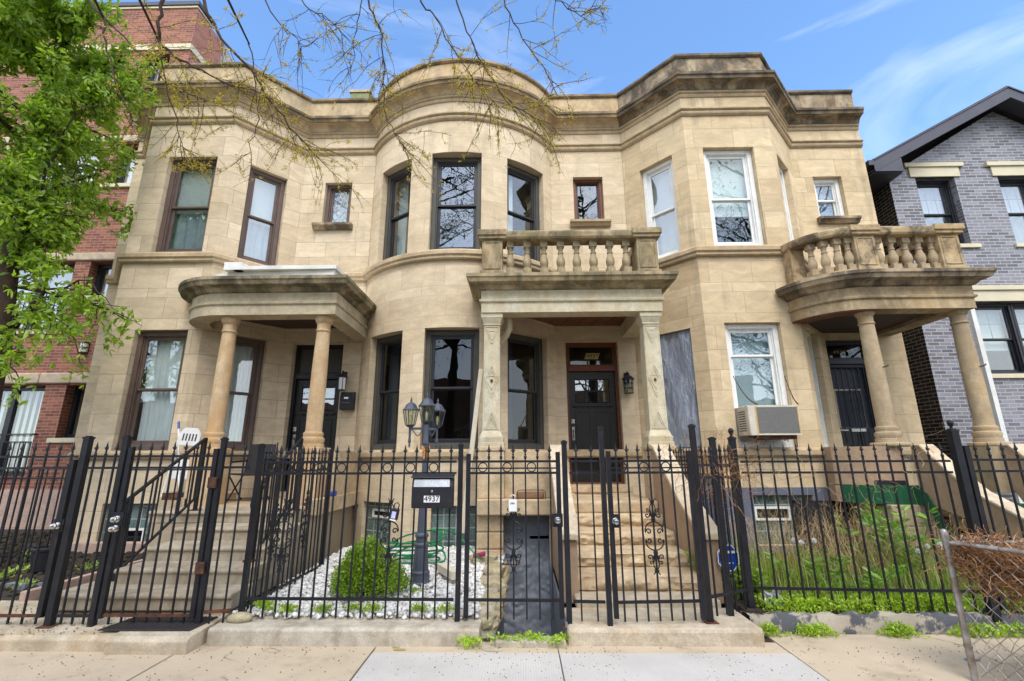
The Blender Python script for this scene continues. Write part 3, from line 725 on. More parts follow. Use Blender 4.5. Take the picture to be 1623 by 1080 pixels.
for k in range(9): xx = -.2+k*.28; g.bar((xx+.25,7.5,4.138),(xx-.1,8.9,4.138),.008,.01)
B('ceiling_joint', g, MT['soffit_dark'], po2)
rail(po2, pth2, 'mosslight')
for x in (-.45, 2.13): pedestal(po2, x, 7.37, 'mosslight')
B0 = None
for x in (-.15,.135,.42,.70,.97,1.25,1.53,1.80):
    if B0 is None: B0 = link('baluster', bal_me, MT['mosslight'], po2, (x,7.32,4.57))
    else: CP(B0, po2, (x,7.32,4.57))
for y in (7.75,8.05,8.35,8.65): CP(B0, po2, (2.18,y,4.57))
def pillar(po, x, y):
    b = MB(); z0, z1 = 1.76, 3.88; s0, s1 = .138, .125
    def fr(za, zb, a, bq): b.add([(x-a,y-a,za),(x+a,y-a,za),(x+a,y+a,za),(x-a,y+a,za),(x-bq,y-bq,zb),(x+bq,y-bq,zb),(x+bq,y+bq,zb),(x-bq,y+bq,zb)],[(0,3,2,1),(4,5,6,7),(0,1,5,4),(1,2,6,5),(2,3,7,6),(3,0,4,7)])
    fr(z0, z0+.07, .195, .195); fr(z0+.07, z0+.15, .18, .19); fr(z0+.15, z0+.24, .175, .142); fr(z0+.24, 3.68, s0, s1); fr(3.68, 3.71, .138, .142); fr(3.71, 3.80, .134, .17); fr(3.80, z1, .175, .18)
    p = B('pillar', b, MT['ent2'], po, bevel=.006)
    r = MB(); yf = lambda z: y - (s0 + (s1-s0)*(z-z0-.24)/(3.68-z0-.24))
    def lines(pts):
        for (xa,za),(xb,zb) in zip(pts, pts[1:]+pts[:1]): r.bar((x+xa, yf(za), za), (x+xb, yf(zb), zb), .016, .024)
    lines([(-.09,3.62),(.09,3.62),(0,3.38)]); lines([(-.06,3.595),(.06,3.595),(0,3.44)])
    lines([(0,3.02),(.10,2.80),(0,2.58),(-.10,2.80)]); lines([(0,2.96),(.07,2.80),(0,2.64),(-.07,2.80)]); lines([(-.11,2.86),(.0,2.52),(.11,2.86)][:3])
    lines([(-.10,2.04),(.10,2.04),(0,2.30)]); lines([(-.065,2.065),(.065,2.065),(0,2.23)])
    rectframe(r, x-.118, x+.118, 2.01, 3.66, .010, y-.138, y-.115)
    B('carved_ornament', r, MT['ent2'], p)
    k = MB(); k.lathe([(.02,0),(.02,.03),(.012,.04)], (x, yf(2.8)-.005, 2.76), 10); B('iron_hook', k, MT['rust'], p)
for x in (-.45, 2.11): pillar(po2, x, 7.40)
dp = MB(); dp.tube([(-.22,7.55,3.92),(-.18,7.55,3.86),(-.17,7.56,3.72),(-.22,7.6,3.60),(-.34,7.68,3.5)], .05, 8); B('downspout_elbow', dp, MT['ent2'], po2, 40)
# stoop
def rock_step(par, x0, x1, y, z, h, dep=.62):
    n, m = 90, 9; V = []; F = []
    for j in range(m+1):
        t = j/m; zz = z-h+h*t
        for i in range(n+1):
            x = x0+(x1-x0)*i/n; edge = min(1, (1-t)*3.2, t*6+.3)
            q = .045*mnoise.noise(Vector((x*3.1,zz*9,z*50)))+.03*mnoise.noise(Vector((x*9,zz*22,z*30)))+.012*mnoise.noise(Vector((x*26,zz*40,3)))
            V.append((x, y - .012 - (.95*q+.016)*edge + (.020 if t == 1 else 0) + .03*max(0,.35-t), zz))
    for r_ in (1, 2): V += [(x0+(x1-x0)*i/n, y+.03+(dep-.03)*(r_-1), z+.004*mnoise.noise(Vector((i*.3,r_,z*9)))) for i in range(n+1)]
    for j in range(m+2): F += [(j*(n+1)+i, j*(n+1)+i+1, (j+1)*(n+1)+i+1, (j+1)*(n+1)+i) for i in range(n)]
    mb = MB(); mb.add(V, F); return B('step', mb, MT['step2'], par, 40)
S = MB(); S.box(.40, 2.24, 7.22, 8.99, .1, .86); st2 = B('stoop', S, MT['step2'], h2)
S = MB(); S.prismx([(7.0,.84),(7.0,.985),(7.03,1.0),(8.99,1.0),(8.99,.84)], .61, 1.94); S.box(.86,1.97,8.60,8.98,1.0,1.12)
S.box(-.66,.46,7.06,7.60,.80,1.02)
B('landing', S, MT['step2'], st2, bevel=.02)
for k, (y, z) in enumerate([(6.87,.84),(6.40,.68),(5.95,.52),(5.58,.36)]):
    s = MB(); n = 14; V = []; F = []
    rock_step(st2, .612, 1.938, y, z, .16)
S = MB(); S.box(.55,2.0,5.22,6.2,.10,.20); S.box(.61,1.94,6.05,7.3,.1,.42); B('step', S, MT['slab'], st2, bevel=.02)
for x0, x1 in ((.44,.605),(1.945,2.13)):
    c = MB(); c.prismx([(7.2,.1),(7.2,1.72),(7.02,1.70),(6.45,1.30),(6.0,1.02),(5.52,.78),(5.47,.70),(5.47,.1)], x0, x1); B('stair_cheek', c, MT['cheek'], st2, bevel=.012)
    c = MB(); c.prismx([(7.2,1.725),(7.2,1.79),(7.0,1.76),(6.44,1.365),(5.99,1.085),(5.5,.845),(5.42,.80),(5.42,.73),(5.5,.775),(6.0,1.025),(6.45,1.305),(7.02,1.705)], x0-.03, x1+.03); B('cheek_coping', c, MT['cheektop'], st2, bevel=.014)
for x in (-.45, 2.11):
    b = MB(); b.box(x-.20, x+.20, 7.20, 7.60, 1.022 if x < 0 else .1, 1.70); b.box(x-.215, x+.215, 7.185, 7.615, 1.70, 1.765); B('pillar_pedestal', b, MT['step2'], st2, bevel=.012)
b = MB(); b.box(-.25,.44,7.26,7.44,1.022,1.70); B('porch_parapet', b, MT['step2'], st2, bevel=.01)
b = MB()
for z0, z1 in ((.10,.33),(.335,.56),(.565,.795)): b.box(-.65, -.26, 7.18, 7.62, z0, z1)
B('basement_pier', b, MT['step2'], st2, bevel=.02)
b = MB(); b.box(-.26,.44,7.40,7.50,-.1,.80); b.box(.40,.44,7.25,7.40,-.1,.80); B('basement_panel', b, MT['greypaint'], st2)
b = MB(); b.tube([(-.62,7.12,.17),(-.05,7.10,.17),(-.02,7.10,.3)], .03, 8); B('conduit', b, MT['galv'], st2, 40)

# ---- house with the curved balcony (right)
h3 = E('row_house', (0,0,0), 'warm limestone row house with white window frames, sooty cornice and a curved balustraded balcony', 'house', 'limestone row houses')
P3 = [(2.272,9),(3.25,7.95),(4.92,7.95),(5.94,9),(7.5,9)]
w = Wall(P3, 0, 8.98, 9); o = w.s
u0 = w.hole(o[0]+.40,o[0]+1.14,5.345,7.44); u1 = w.hole(o[1]+.33,o[1]+1.30,5.345,7.43); u2 = w.hole(o[2]+.24,o[2]+1.0,5.345,7.40)
l0 = w.hole(o[0]+.40,o[0]+1.16,1.745,3.85); l1 = w.hole(o[1]+.34,o[1]+1.31,1.745,3.89); l2 = w.hole(o[2]+.28,o[2]+1.05,1.745,3.88)
sw = w.hole(o[3]+.38,o[3]+.99,6.44,7.44); dr = w.hole(o[3]+.05,o[3]+1.0,1.1,3.84,.4)
bw = w.hole(o[1]+.47,o[1]+1.42,.25,1.0)
w.build('wall', MT['ash3'], h3)
window(h3, u0, 'white_fr', case=.085, glass='glass_hi', curtain='two_tone'); window(h3, u1, 'white_fr', case=.085, glass='glass', curtain='low_shade'); window(h3, u2, 'white_fr', case=.085, glass='glass', curtain='full_shade')
window(h3, l1, 'white_fr', case=.085, curtain='full_shade', split=.24); window(h3, l2, 'white_fr', case=.06, curtain='sheer_full')
window(h3, sw, 'white_fr', case=.085, sash=.03, curtain='two_tone', glass='glass_hi'); small_sill(h3, 6.25, 7.08, 'trim3')
window(h3, l0, 'white_fr', case=.04, glass='glass_dark')
M, ww = frame_local(*l0[:2], l0[2], .02)
pl = MB(); pl.M = M; n = 10; V = []; F = []
for j in range(15):
    for i in range(n+1):
        t = j/14; u = i/n; V.append((.01+(ww-.02)*u, .03+.03*math.sin(u*7+t*2)*math.sin(t*5+u)+.012*math.sin(u*23+t*7), .02+(l0[3]-l0[2]-.03)*t))
F = [(j*(n+1)+i, j*(n+1)+i+1, (j+1)*(n+1)+i+1, (j+1)*(n+1)+i) for j in range(14) for i in range(n)]
pl.add(V, F); link('plastic_sheeting', pl.mesh('plastic_sheeting', 60), MT['plastic_sheet'], h3)
door(h3, dr, 'grille'); glass_block_window(h3, *bw, vent=(.03,.60,.36,.57))
b = MB(); b.M, ww = frame_local(Vector((3.25,7.95)), Vector((4.92,7.95)), 0, -.006)
for x0,x1,z0,z1 in ((0,.465,0,1.12),(1.425,1.67,0,1.12),(.465,1.425,1.005,1.12),(.465,1.425,0,.245)): b.box(x0,x1,0,.005,z0,z1)
b.M, ww = frame_local(Vector((2.272,9)), Vector((3.25,7.95)), 0, -.006); b.box(.0,ww,0,.005,0,1.34)
B('painted_base', b, MT['bluepaint'], h3)
trims(h3, P3, 'trim3', 'belt'); carcass(h3, 2.28, 7.5, 'ash3')
c3 = arc_path(5.62, 8.07, .87, -82, 0, 12)
pth3 = c3 + [(7.26,7.2),(7.26,8.985)]
ce3 = [(4.93,7.97)] + [(x+.02,y+.05) for x,y in c3] + [(7.21,7.25),(7.21,8.98),(5.95,8.98)]
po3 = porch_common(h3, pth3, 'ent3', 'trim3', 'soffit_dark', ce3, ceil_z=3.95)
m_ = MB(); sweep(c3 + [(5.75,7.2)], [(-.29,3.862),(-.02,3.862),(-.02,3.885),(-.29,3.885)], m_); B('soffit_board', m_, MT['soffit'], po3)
rail(po3, pth3, 'rail3')
for x in (5.72, 7.09): pedestal(po3, x, 7.37, 'rail3')
b = MB(); b.box(4.78,5.02,7.72,7.94,4.49,5.16); B('balustrade_pedestal', b, MT['rail3'], po3)
for x, y in [(5.04,7.56),(5.18,7.43),(5.34,7.35),(5.50,7.32)] + [(x,7.32) for x in (5.99,6.22,6.45,6.67,6.88)] + [(7.14,y) for y in (7.75,8.05,8.35,8.65)]:
    k = link('baluster', bal_me.copy() if (x,y)==(5.04,7.56) else b3.data, None, po3, (x,y,4.57))
    if (x,y)==(5.04,7.56): b3 = k; b3.data.materials.clear(); b3.data.materials.append(MT['col3'])
for x in (5.63, 7.12):
    column(po3, x, 7.40, 1.80, 'col3'); b = MB(); b.lathe([(.235,1.738),(.25,1.755),(.25,1.79),(.235,1.80)], (x,7.4,0), 28)
    B('column_plinth', b, MT['col3'], po3, bevel=.015)
for x, z in ((5.63,2.95),(7.12,2.95)):
    k = MB(); k.tube([(x+.03,7.33,z),(x+.045,7.25,z),(x+.075,7.22,z+.012),(x+.085,7.235,z+.03)], .009, 6); B('iron_hook', k, MT['rust'], po3)
# stoop of the right house
cu = [(4.90,7.97)] + c3[3:] + [(5.66,7.2)]
st3 = B('stoop', sweep(cu, [(-.20,1.185),(-.03,1.185),(-.03,1.745),(-.20,1.745)]), MT['cheek'], h3)
b = MB(); sweep(cu, [(-.30,.93),(-.01,.93),(-.01,1.17),(-.30,1.17)], b); b.box(4.95,5.92,7.5,8.9,.95,1.06); B('landing', b, MT['cheek'], st3)
b = MB(); sweep(cu[2:] + [(5.90,7.2)], [(-.10,.925),(.008,.925),(.008,1.182),(-.10,1.182)], b)
b.prismx([(7.19,1.18),(7.19,.93),(7.05,.9),(6.95,.80),(6.92,.5),(6.55,.5),(6.55,.32),(6.1,.32),(6.1,.16),(5.6,.16),(5.6,.2),(5.95,.36),(6.4,.52),(6.8,.70),(7.0,1.09)], 5.69, 5.71)
B('green_carpet', b, MT['green_carpet'], st3)
b = MB(); sweep(cu[6:11], [(-.08,1.19),(-.027,1.19),(-.027,1.255),(-.08,1.255)], b); B('cutout_shade_strip', b, MT['black_pl'], st3)  # black strip paints the shade inside the cutout at the parapet foot
b = MB(); b.box(4.95,6.9,7.5,8.95,1.062,1.09); B('landing_carpet', b, MT['green_carpet'], st3)
b = MB(); b.box(5.30,5.88,7.16,7.6,.05,.33); b.box(5.30,5.88,7.16,7.6,.335,.63); b.box(5.30,5.88,7.16,7.6,.635,.92); B('stoop_pier', b, MT['ash3'], st3, bevel=.012)
for x0, x1 in ((5.72,5.90),(6.98,7.22)):
    c = MB(); c.prismx([(7.14,1.745),(6.98,1.72),(6.66,1.42),(6.30,1.12),(5.7,.85),(5.2,.66),(5.2,.05),(5.75,.05),(5.95,.40),(6.25,.52),(6.45,.80),(6.95,.92),(7.05,1.1),(7.14,1.18)], x0, x1); B('stair_cheek', c, MT['cheek'], st3, bevel=.01)
    c = MB(); c.prismx([(7.14,1.75),(6.97,1.765),(6.64,1.465),(6.28,1.165),(5.69,.895),(5.16,.70),(5.16,.64),(5.7,.855),(6.30,1.125),(6.66,1.425),(6.98,1.725)], x0-.02, x1+.02); B('cheek_coping', c, MT['cheektop'], st3, bevel=.012)
for k, (y, z) in enumerate([(6.75,.94),(6.38,.78),(6.0,.62),(5.6,.46),(5.2,.30)]):
    c = MB(); c.box(5.90,6.98,y,y+.55,z-.155,z); s_ = B('step', c, MT['step2'], st3, bevel=.01)
    c = MB(); c.box(5.91,6.97,y-.012,y+.37,z+.002,z+.014); c.box(5.91,6.97,y-.014,y-.002,z-.10,z+.014); B('step_carpet', c, MT['green_carpet'], st3)
b = MB(); b.box(6.8,7.3,7.1,7.7,1.09,1.735); B('column_pedestal', b, MT['col3'], st3)
b = MB(); b.box(4.35,5.3,7.9,8.9,.05,.92); B('void_shade_block', b, MT['black_pl'], st3)  # black block stands in for the shade in the void under the stoop
for x in (5.62,):
    c = MB(); c.box(5.66,5.94,7.138,7.155,1.54,1.60); B('address_plaque', c, MT['galv'], st3)
# ------------------------------------------------------------------ red brick block (left) and grey brick house (right)
def bwall(name, mb, m, parent, voff=0): 
    me = mb.mesh(name); boxuv(me, 1, 1, voff); return link(name, me, m, parent)
def flat_wall_holes(x0, x1, z0, z1, y, holes, th=.3):
    """wall facing the street (−y) with rectangular holes"""
    mb = MB(); X = sorted({x0, x1, *[h[k] for h in holes for k in (0,1)]}); Z = sorted({z0, z1, *[h[k] for h in holes for k in (2,3)]})
    for a, b in zip(X, X[1:]):
        for c, d in zip(Z, Z[1:]):
            if any(h[0]-1e-6 < (a+b)/2 < h[1] and h[2] < (c+d)/2 < h[3] for h in holes): continue
            mb.quad((a,y,c),(b,y,c),(b,y,d),(a,y,d))
    for a, b, c, d in holes:
        mb.quad((a,y,d),(b,y,d),(b,y+th,d),(a,y+th,d)); mb.quad((a,y,c),(a,y+th,c),(b,y+th,c),(b,y,c))
        mb.quad((a,y,c),(a,y,d),(a,y+th,d),(a,y+th,c)); mb.quad((b,y,c),(b,y+th,c),(b,y+th,d),(b,y,d))
    return mb
rb = E('apartment_building', (0,0,0), 'tall red brick apartment block with black windows behind the green tree', 'building')
YR = 10.0; XR = -8.70
H = [(-9.95,-9.47,2.05,3.19), (-12.2,-10.42,1.27,3.19), (-10.05,-9.45,5.25,6.10+.02), (-12.3,-10.42,4.45,6.12),
     (-10.1,-9.5,8.15,9.30), (-12.3,-10.45,7.65,9.32), (-9.90,-9.2,10.95,12.05), (-12.2,-10.4,10.75,12.05)]
wl = flat_wall_holes(-16, XR, 1.0, 13.55, YR, H)
wo = bwall('wall', wl, MT['red_brick'], rb)
tp = MB(); tp.box(-16, XR, YR-.03, YR+.6, 13.55, 13.61); tp.box(-16, XR+.02, YR-.04, YR+.05, 12.15, 12.33); tp.box(XR-.05, XR+.03, YR, YR+1.2, 12.15, 12.33)
B('coping', tp, MT['cream'], rb); tq = MB(); tq.box(-16, XR+.04, YR-.06, YR+.6, 13.62, 13.74); B('coping_cap', tq, MT['charcoal'], rb)
sd = MB(); sd.box(XR-.3, XR, YR+.002, YR+1.1, 0, 13.5); bwall('side_wall', sd, MT['red_brick_top'], rb)
sd = MB(); sd.box(XR-.3, XR-.03, YR+1.1, YR+12, 0, 13.5); bwall('side_wall', sd, MT['cmu'], rb)
bk = MB(); bk.box(-16, XR-.3, YR+.8, YR+.9, 0, 13.4); bk.box(-16, XR-.3, YR+.9, YR+12, 13.3, 13.4); B('interior', bk, MT['plaster'], rb)
fd = MB(); fd.box(-16, XR, YR-.06, YR+.2, -.1, 1.0)
B('foundation', fd, MT['pinkstone'], rb, bevel=.01)
gx = MB()
for z in (.28,.52,.76): gx.box(-16, XR, YR-.066, YR-.05, z, z+.012)
B('foundation_joint', gx, MT['rockface'], rb)
rc = MB()
xs = [-16,-14.6,-13.4,-12.35,-11.4,-10.55,-9.85,-9.25,XR]
for z0, z1 in ((3.22,3.46),):
    for a, b in zip(xs, xs[1:]): rc.box(a+.004, b-.004, YR-.07, YR+.05, z0, z1)
rc.box(-16, XR, YR-.05, YR+.05, 6.13, 6.33); rc.box(-16, XR, YR-.05, YR+.05, 9.34, 9.52)
rc_o = B('stone_band', rc, MT['rockface'], rb, bevel=.03)
for k, (a, b, c, d) in enumerate(H):
    wide = b-a > 1; f = MB(); y = YR+.20
    rectframe(f, a+.01, b-.01, c+.01, d-.01, .075, y, y+.09)
    if wide:
        m = (a+b)/2; f.box(m-.06, m+.06, y, y+.09, c+.08, d-.08)
    fo = B('window', f, MT['black_fr'], rb)
    g = MB(); g.box(a+.08, b-.08, y+.045, y+.05, c+.08, d-.08); B('pane', g, MT['glass' if k < 2 else 'glass_hi'], fo)
    if k != 0:
        q = MB()
        if k == 1:
            for j in range(11): xx = a+.1+(b-a-.2)*j/11; q.box(xx+.02, xx+.09, y+.12, y+.125, c+.1, d-.1)
        else: q.box(a+.08, b-.08, y+.14, y+.145, c+.08, d-.08)
        B('blind', q, MT['white_cloth'], fo)
    if not wide or k in (3,):
        s = MB(); s.box(a-.12, b+.12, YR-.06, YR+.19, c-.10, c); B('window_sill', s, MT['cream'], fo, bevel=.008)
    if wide:
        r = MB(); zt = c+.86; x0, x1 = a-.06, b+.06
        r.bar((x0,YR-.08,zt),(x1,YR-.08,zt),.025); r.bar((x0,YR-.08,zt-.16),(x1,YR-.08,zt-.16),.02); r.bar((x0,YR-.08,c+.02),(x1,YR-.08,c+.02),.025)
        n = int((x1-x0)/.115)
        for j in range(n+1): xx = x0+(x1-x0)*j/n; r.bar((xx,YR-.08,c+.02),(xx,YR-.08,zt-.16 if k == 1 else zt),.014)
        for xx in (x0,x1): r.bar((xx,YR-.1,zt),(xx,YR+.01,zt),.03)
        B('juliet_railing', r, MT['iron'], fo)
sc = E('wall_lamp', (-9.72,YR-.01,4.02), 'small black and white half round sconce on the red brick wall', 'wall lamp')
b = MB(); b.box(-.08,.08,0,.02,-.12,.12); b.lathe([(.085,-.12),(.085,-.10)], (0,-.02,0), 16); b.lathe([(.085,.10),(.085,.13)], (0,-.02,0), 16); b.lathe([(.084,-.005),(.084,.012)], (0,-.02,0), 16)
B('lamp_body', b, MT['black_fr'], sc)
b = MB(); b.lathe([(.075,-.10),(.075,.10)], (0,-.02,0), 16); B('diffuser', b, MT['white_pl'], sc, 40)

gh = E('brick_house', (0,0,0), 'modern grey-blue brick gable house with charcoal eaves and grid windows', 'house')
YG = 9.5; XG = 8.36; XP = 11.1; ZE = 7.95; ZP = 9.41
H = [(8.95,9.82,6.05,7.70),(10.78,11.65,6.05,7.70),(9.50,11.35,3.20,4.74)]
wl = flat_wall_holes(XG, 2*XP-XG, .0, ZE-.2, YG, H)
wl.add([(XG,YG,ZE-.2),(2*XP-XG,YG,ZE-.2),(XP,YG,ZP)], [(0,1,2)])
bwall('wall', wl, MT['grey_brick'], gh)
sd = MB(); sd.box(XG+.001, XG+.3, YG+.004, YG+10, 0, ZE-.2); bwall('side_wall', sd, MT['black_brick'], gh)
bk = MB(); bk.box(XG+.3, 2*XP-XG, YG+1.6, YG+1.7, 0, ZE-.2); bk.box(XG+.3,2*XP-XG,YG+.35,YG+1.6,5.2,5.3); B('interior', bk, MT['plaster'], gh)
rf = MB(); sl = (ZP-ZE)/(XP-XG); ov = .62
xa, xb = XG-ov, 2*XP-XG+ov; za = ZE-sl*ov+.28
for y0, y1 in ((YG-.42, YG+10),):
    rf.add([(xa,y0,za),(XP,y0,ZP+.34),(XP,y1,ZP+.34),(xa,y1,za),(xa,y0,za-.05),(XP,y0,ZP+.28),(XP,y1,ZP+.28),(xa,y1,za-.05)], [(0,1,2,3),(4,7,6,5),(0,4,5,1),(3,2,6,7),(0,3,7,4)])
    rf.add([(xb,y0,za),(XP,y0,ZP+.34),(XP,y1,ZP+.34),(xb,y1,za),(xb,y0,za-.05),(XP,y0,ZP+.28),(XP,y1,ZP+.28),(xb,y1,za-.05)], [(3,2,1,0),(5,6,7,4),(1,5,4,0),(7,6,2,3),(4,7,3,0)])
B('roof', rf, MT['roofing'], gh)
fs = MB()
for sx, xx in ((1, xa), (-1, xb)):
    fs.prismy([(xx,za-.05),(XP,ZP+.275),(XP,ZP+.02),(xx,za-.30)] if sx > 0 else [(XP,ZP+.275),(xx,za-.05),(xx,za-.30),(XP,ZP+.02)], YG-.43, YG-.38)
    fs.prismy([(xx,za-.045),(xx,za-.012),(XP,ZP+.315),(XP,ZP+.28)], YG-.45, YG-.375)
    x2 = xx + sx*ov
    fs.box(min(xx,x2), max(xx,x2), YG-.38, YG+10, za-.32, za-.29); fs.prismy([(xx,za-.30),(x2,za-.30),(x2,za+.02),(xx,za-.06)] , YG-.425, YG-.39)
    fs.prismy([(xx+sx*.1,za-.10),(XP,ZP+.2),(XP,ZP+.16),(xx+sx*.1,za-.14)], YG-.38, YG+.0)
B('fascia', fs, MT['charcoal'], gh)
gt = MB(); gt.prismx([(YG-.45,0),(YG-.45,-.12),(YG+10,-.12),(YG+10,0)], xa-.12, xa); gt.v = [(x,y,z+za-.04) for x,y,z in gt.v]; B('gutter', gt, MT['charcoal'], gh)
for k, (a, b, c, d) in enumerate(H):
    n = 2 if b-a > 1.2 else 1
    for j in range(n):
        A = Vector((a+(b-a)*j/n, YG)); Q = Vector((a+(b-a)*(j+1)/n, YG))
        wn = window(gh, (A, Q, c, d), 'black_fr', case=.05, sash=.045, inset=.14, glass='glass_hi' if k < 2 else 'glass', curtain='two_tone' if k < 2 else 'low_shade', grid=(3,2) if k < 2 else (2,2), grid_mat='greypaint')
    L = MB(); L.box(a-.12,b+.12,YG-.035,YG+.05,d,d+.24); L.box(a-.22,b+.22,YG-.07,YG+.05,d+.24,d+.34); B('lintel', L, MT['cream'], gh, bevel=.006)
    L = MB(); L.box(a-.06,b+.16,YG-.05,YG+.1,c-.09,c); B('window_sill', L, MT['cream'], gh, bevel=.006)
L = MB(); L.box(XG+.002,2*XP-XG,YG-.02,YG+.02,.0,.45); B('base_course', L, MT['kerb'], gh)
dsx = MB(); dsx.box(9.20,9.29,9.26,9.34,.2,5.15); dsx.prismx([(9.26,5.15),(9.34,5.15),(9.49,5.3),(9.49,5.4)],9.20,9.29); B('downspout', dsx, MT['aluminum'], gh)
ch = E('chimney', (-4.42,11.2,9.2), 'small green mossy chimney stub on the flat roof', 'chimney')
b = MB(); b.box(-.30,.25,-.2,.2,-.3,2.42); B('chimney_stack', b, MT['verdigris'], ch, bevel=.01); b = MB(); b.box(-.33,.28,-.23,.23,2.42,2.5); B('chimney_cap', b, MT['trim2'], ch)
dpp = MB(); dpp.tube([(-8.18,8.92,8.5),(-8.18,8.92,.2)], .035, 8); dp = B('downspout', dpp, MT['tanpipe'], None, 40)
tag(dp, 'thin tan downspout in the left corner of the brown window house', 'downspout')

# ------------------------------------------------------------------ ground
def G(name, mb, m, bevel=0): o = B(name, mb, m, None, bevel=bevel); o['kind'] = 'structure'; return o
g = MB()
for x0,x1,y0,y1 in ((-150,-.26,4.7,7.9),(.40,150,4.7,7.9),(-150,150,-3,4.7),(-150,150,7.9,200)): g.box(x0,x1,y0,y1,-2,-.02)
G('ground', g, MT['soil'])
g = MB(); g.box(-150,150,-12,-3,-2,-.14); G('street', g, MT['asphalt'])
g = MB(); g.box(-150,150,-60,-12,-2,-.01); G('far_lawn', g, simple('lawn', (.06,.12,.025), (.05,.09,.02), 8, 1, .6, 30))
g = MB()
xs = [-26,-18,-14,-10.5,-7.6,-5.3,-2.95,-1.283]
for a, b in zip(xs, xs[1:]): g.box(a+.009, b-.009, 2.9, 4.72, -.3, 0)
g.box(-1.277,.303,4.47,4.72,-.3,0); g.box(.309,2.245,4.47,4.72,-.3,0)
for a, b in ((2.257,4.1),(4.11,6.2),(6.21,9),(9.01,14),(14.01,22)): g.box(a, b, 2.9, 4.92, -.3, 0)
for a, b in zip(xs, xs[1:]): g.box(a+.006, b-.006, 1.3, 2.89, -.3, 0)
G('sidewalk', g, MT['walk'], .006)
g = MB(); g.box(-1.275,.303,2.9,4.462,-.3,.004); g.box(.311,2.243,2.9,4.462,-.3,.004); g.box(-1.275,.303,1.3,2.89,-.3,.004); g.box(.311,2.243,1.3,2.89,-.3,.004)
G('new_sidewalk', g, MT['walk_new'], .006)
g = MB(); g.box(-20,-2.78,4.45,4.72,-.3,.02)
g2 = MB(); g2.prismx([(4.52,-.2),(4.42,-.1),(4.40,.10),(4.44,.13),(5.35,.165),(5.35,-.2)], -3.55, -2.84); g2.prismx([(4.47,-.2),(4.47,.09),(4.51,.115),(5.35,.165),(5.35,-.2)], -18, -3.56); g2.box(-4.95,-2.9,5.35,6.5,-.2,.16)
G('walkway_apron', g2, MT['slab'], .012)
g = MB(); g.box(.40,2.12,4.62,5.25,-.2,.135); G('stair_apron', g, MT['slab'], .03)
g = MB(); g.box(-.24,.38,4.58,4.72,-.3,.05); G('areaway_sill', g, MT['kerb'], .012)
g = MB(); g.box(-.25,.39,4.72,7.2,-1.2,-1.0); g.box(-.27,-.25,4.72,7.9,-1.2,.0); g.box(.39,.41,4.72,7.9,-1.2,.15); G('areaway_floor', g, MT['greypaint'])
# rough painted rock slope under the porch
V = []; F = []; nx, ny = 40, 70
for j in range(ny+1):
    for i in range(nx+1):
        t = j/ny; x = -.27+.68*i/nx; y = 7.40-.35*t; z = .36-1.4*t
        n_ = .07*mnoise.noise(Vector((x*2.5,z*3.5,1)))+.03*abs(mnoise.noise(Vector((x*6,z*8,4))))+.012*mnoise.noise(Vector((x*20,z*24,7)))
        V.append((x, y-n_, z))
F = [(j*(nx+1)+i, j*(nx+1)+i+1, (j+1)*(nx+1)+i+1, (j+1)*(nx+1)+i) for j in range(ny) for i in range(nx)]
g = MB(); g.add(V, F); o = link('rock_slope', g.mesh('rock_slope', 30), MT['greypaint']); o['kind'] = 'structure'
kb = MB(); kb.prismx([(4.60,-.1),(4.60,.125),(4.63,.14),(4.88,.14),(4.88,-.1)], -2.80, -.38); o = B('garden_kerb', kb, MT['kerb'], None, bevel=.012); tag(o, 'low concrete kerb edging the white gravel garden', 'kerb')
def strip_kerb(name, x0, x1, y0, y1, z, m, n=60, j=.012):
    V = []; F = []
    prof = [(0,-.1),(0,.5),(.1,1),(.5,1.02),(1,.95),(1,-.1)]
    for i in range(n+1):
        for a, b in prof:
            V.append((x0+(x1-x0)*i/n, y0+(y1-y0)*a + j*rng.normal(), (z*b if b > 0 else -.1) + (j*rng.normal() if b > 0 else 0)))
    k = len(prof)
    for i in range(n):
        for q in range(k-1): F.append((i*k+q,(i+1)*k+q,(i+1)*k+q+1,i*k+q+1))
    mb = MB(); mb.add(V, F); return link(name, mb.mesh(name, 35), m)
t = NT('flaking_grey_painted_kerb'); ob = t.c.outputs['Object']
t.col(t.mix(t.ramp(t.noise(ob, 5, 6, .7), [(.46,0.),(.53,1.)]), (.40,.35,.28), (.085,.09,.105))); t.bump(t.noise(ob, 20, 5), .5, .01); t.fin(.85)
o = strip_kerb('painted_kerb', 2.14, 6.5, 4.93, 5.12, .15, t.m); tag(o, 'flaking grey painted kerb below the weedy yard', 'kerb')
g = MB(); g.box(2.16,5.4,5.05,7.92,-.1,.16); g.box(5.4,7.4,5.05,5.2,-.1,.16); G('yard_soil', g, MT['soil'])
g = MB(); g.prismx([(4.86,-.05),(4.86,.15),(6.2,.20),(7.95,.24),(7.95,-.05)], -2.75, -.27); G('gravel_bed_base', g, MT['kerb'])
g = MB(); g.prismx([(5.35,-.05),(5.35,.13),(9.9,.24),(9.9,-.05)], -16, -5.25); g.prismx([(6.6,-.05),(6.6,.2),(8.9,.24),(8.9,-.05)], -5.25, -5.2)
G('planting_bed_soil', g, MT['soil'])
for o_, (a, b, c, d) in (('side_path', (-5.2,-4.97,5.3,6.5)),): pass
bd = MB(); bd.box(-5.27,-5.20,5.3,7.0,-.05,.26); bd.box(-7.3,-5.2,7.72,7.85,.1,.34)
o = B('bed_edging', bd, MT['pinkstone'], None, bevel=.012); tag(o, 'low pinkish stone edging of the dark soil bed', 'edging')
k0 = None
bk_me = MB().box(-.14,.14,-.05,.05,0,.065).mesh('paver')
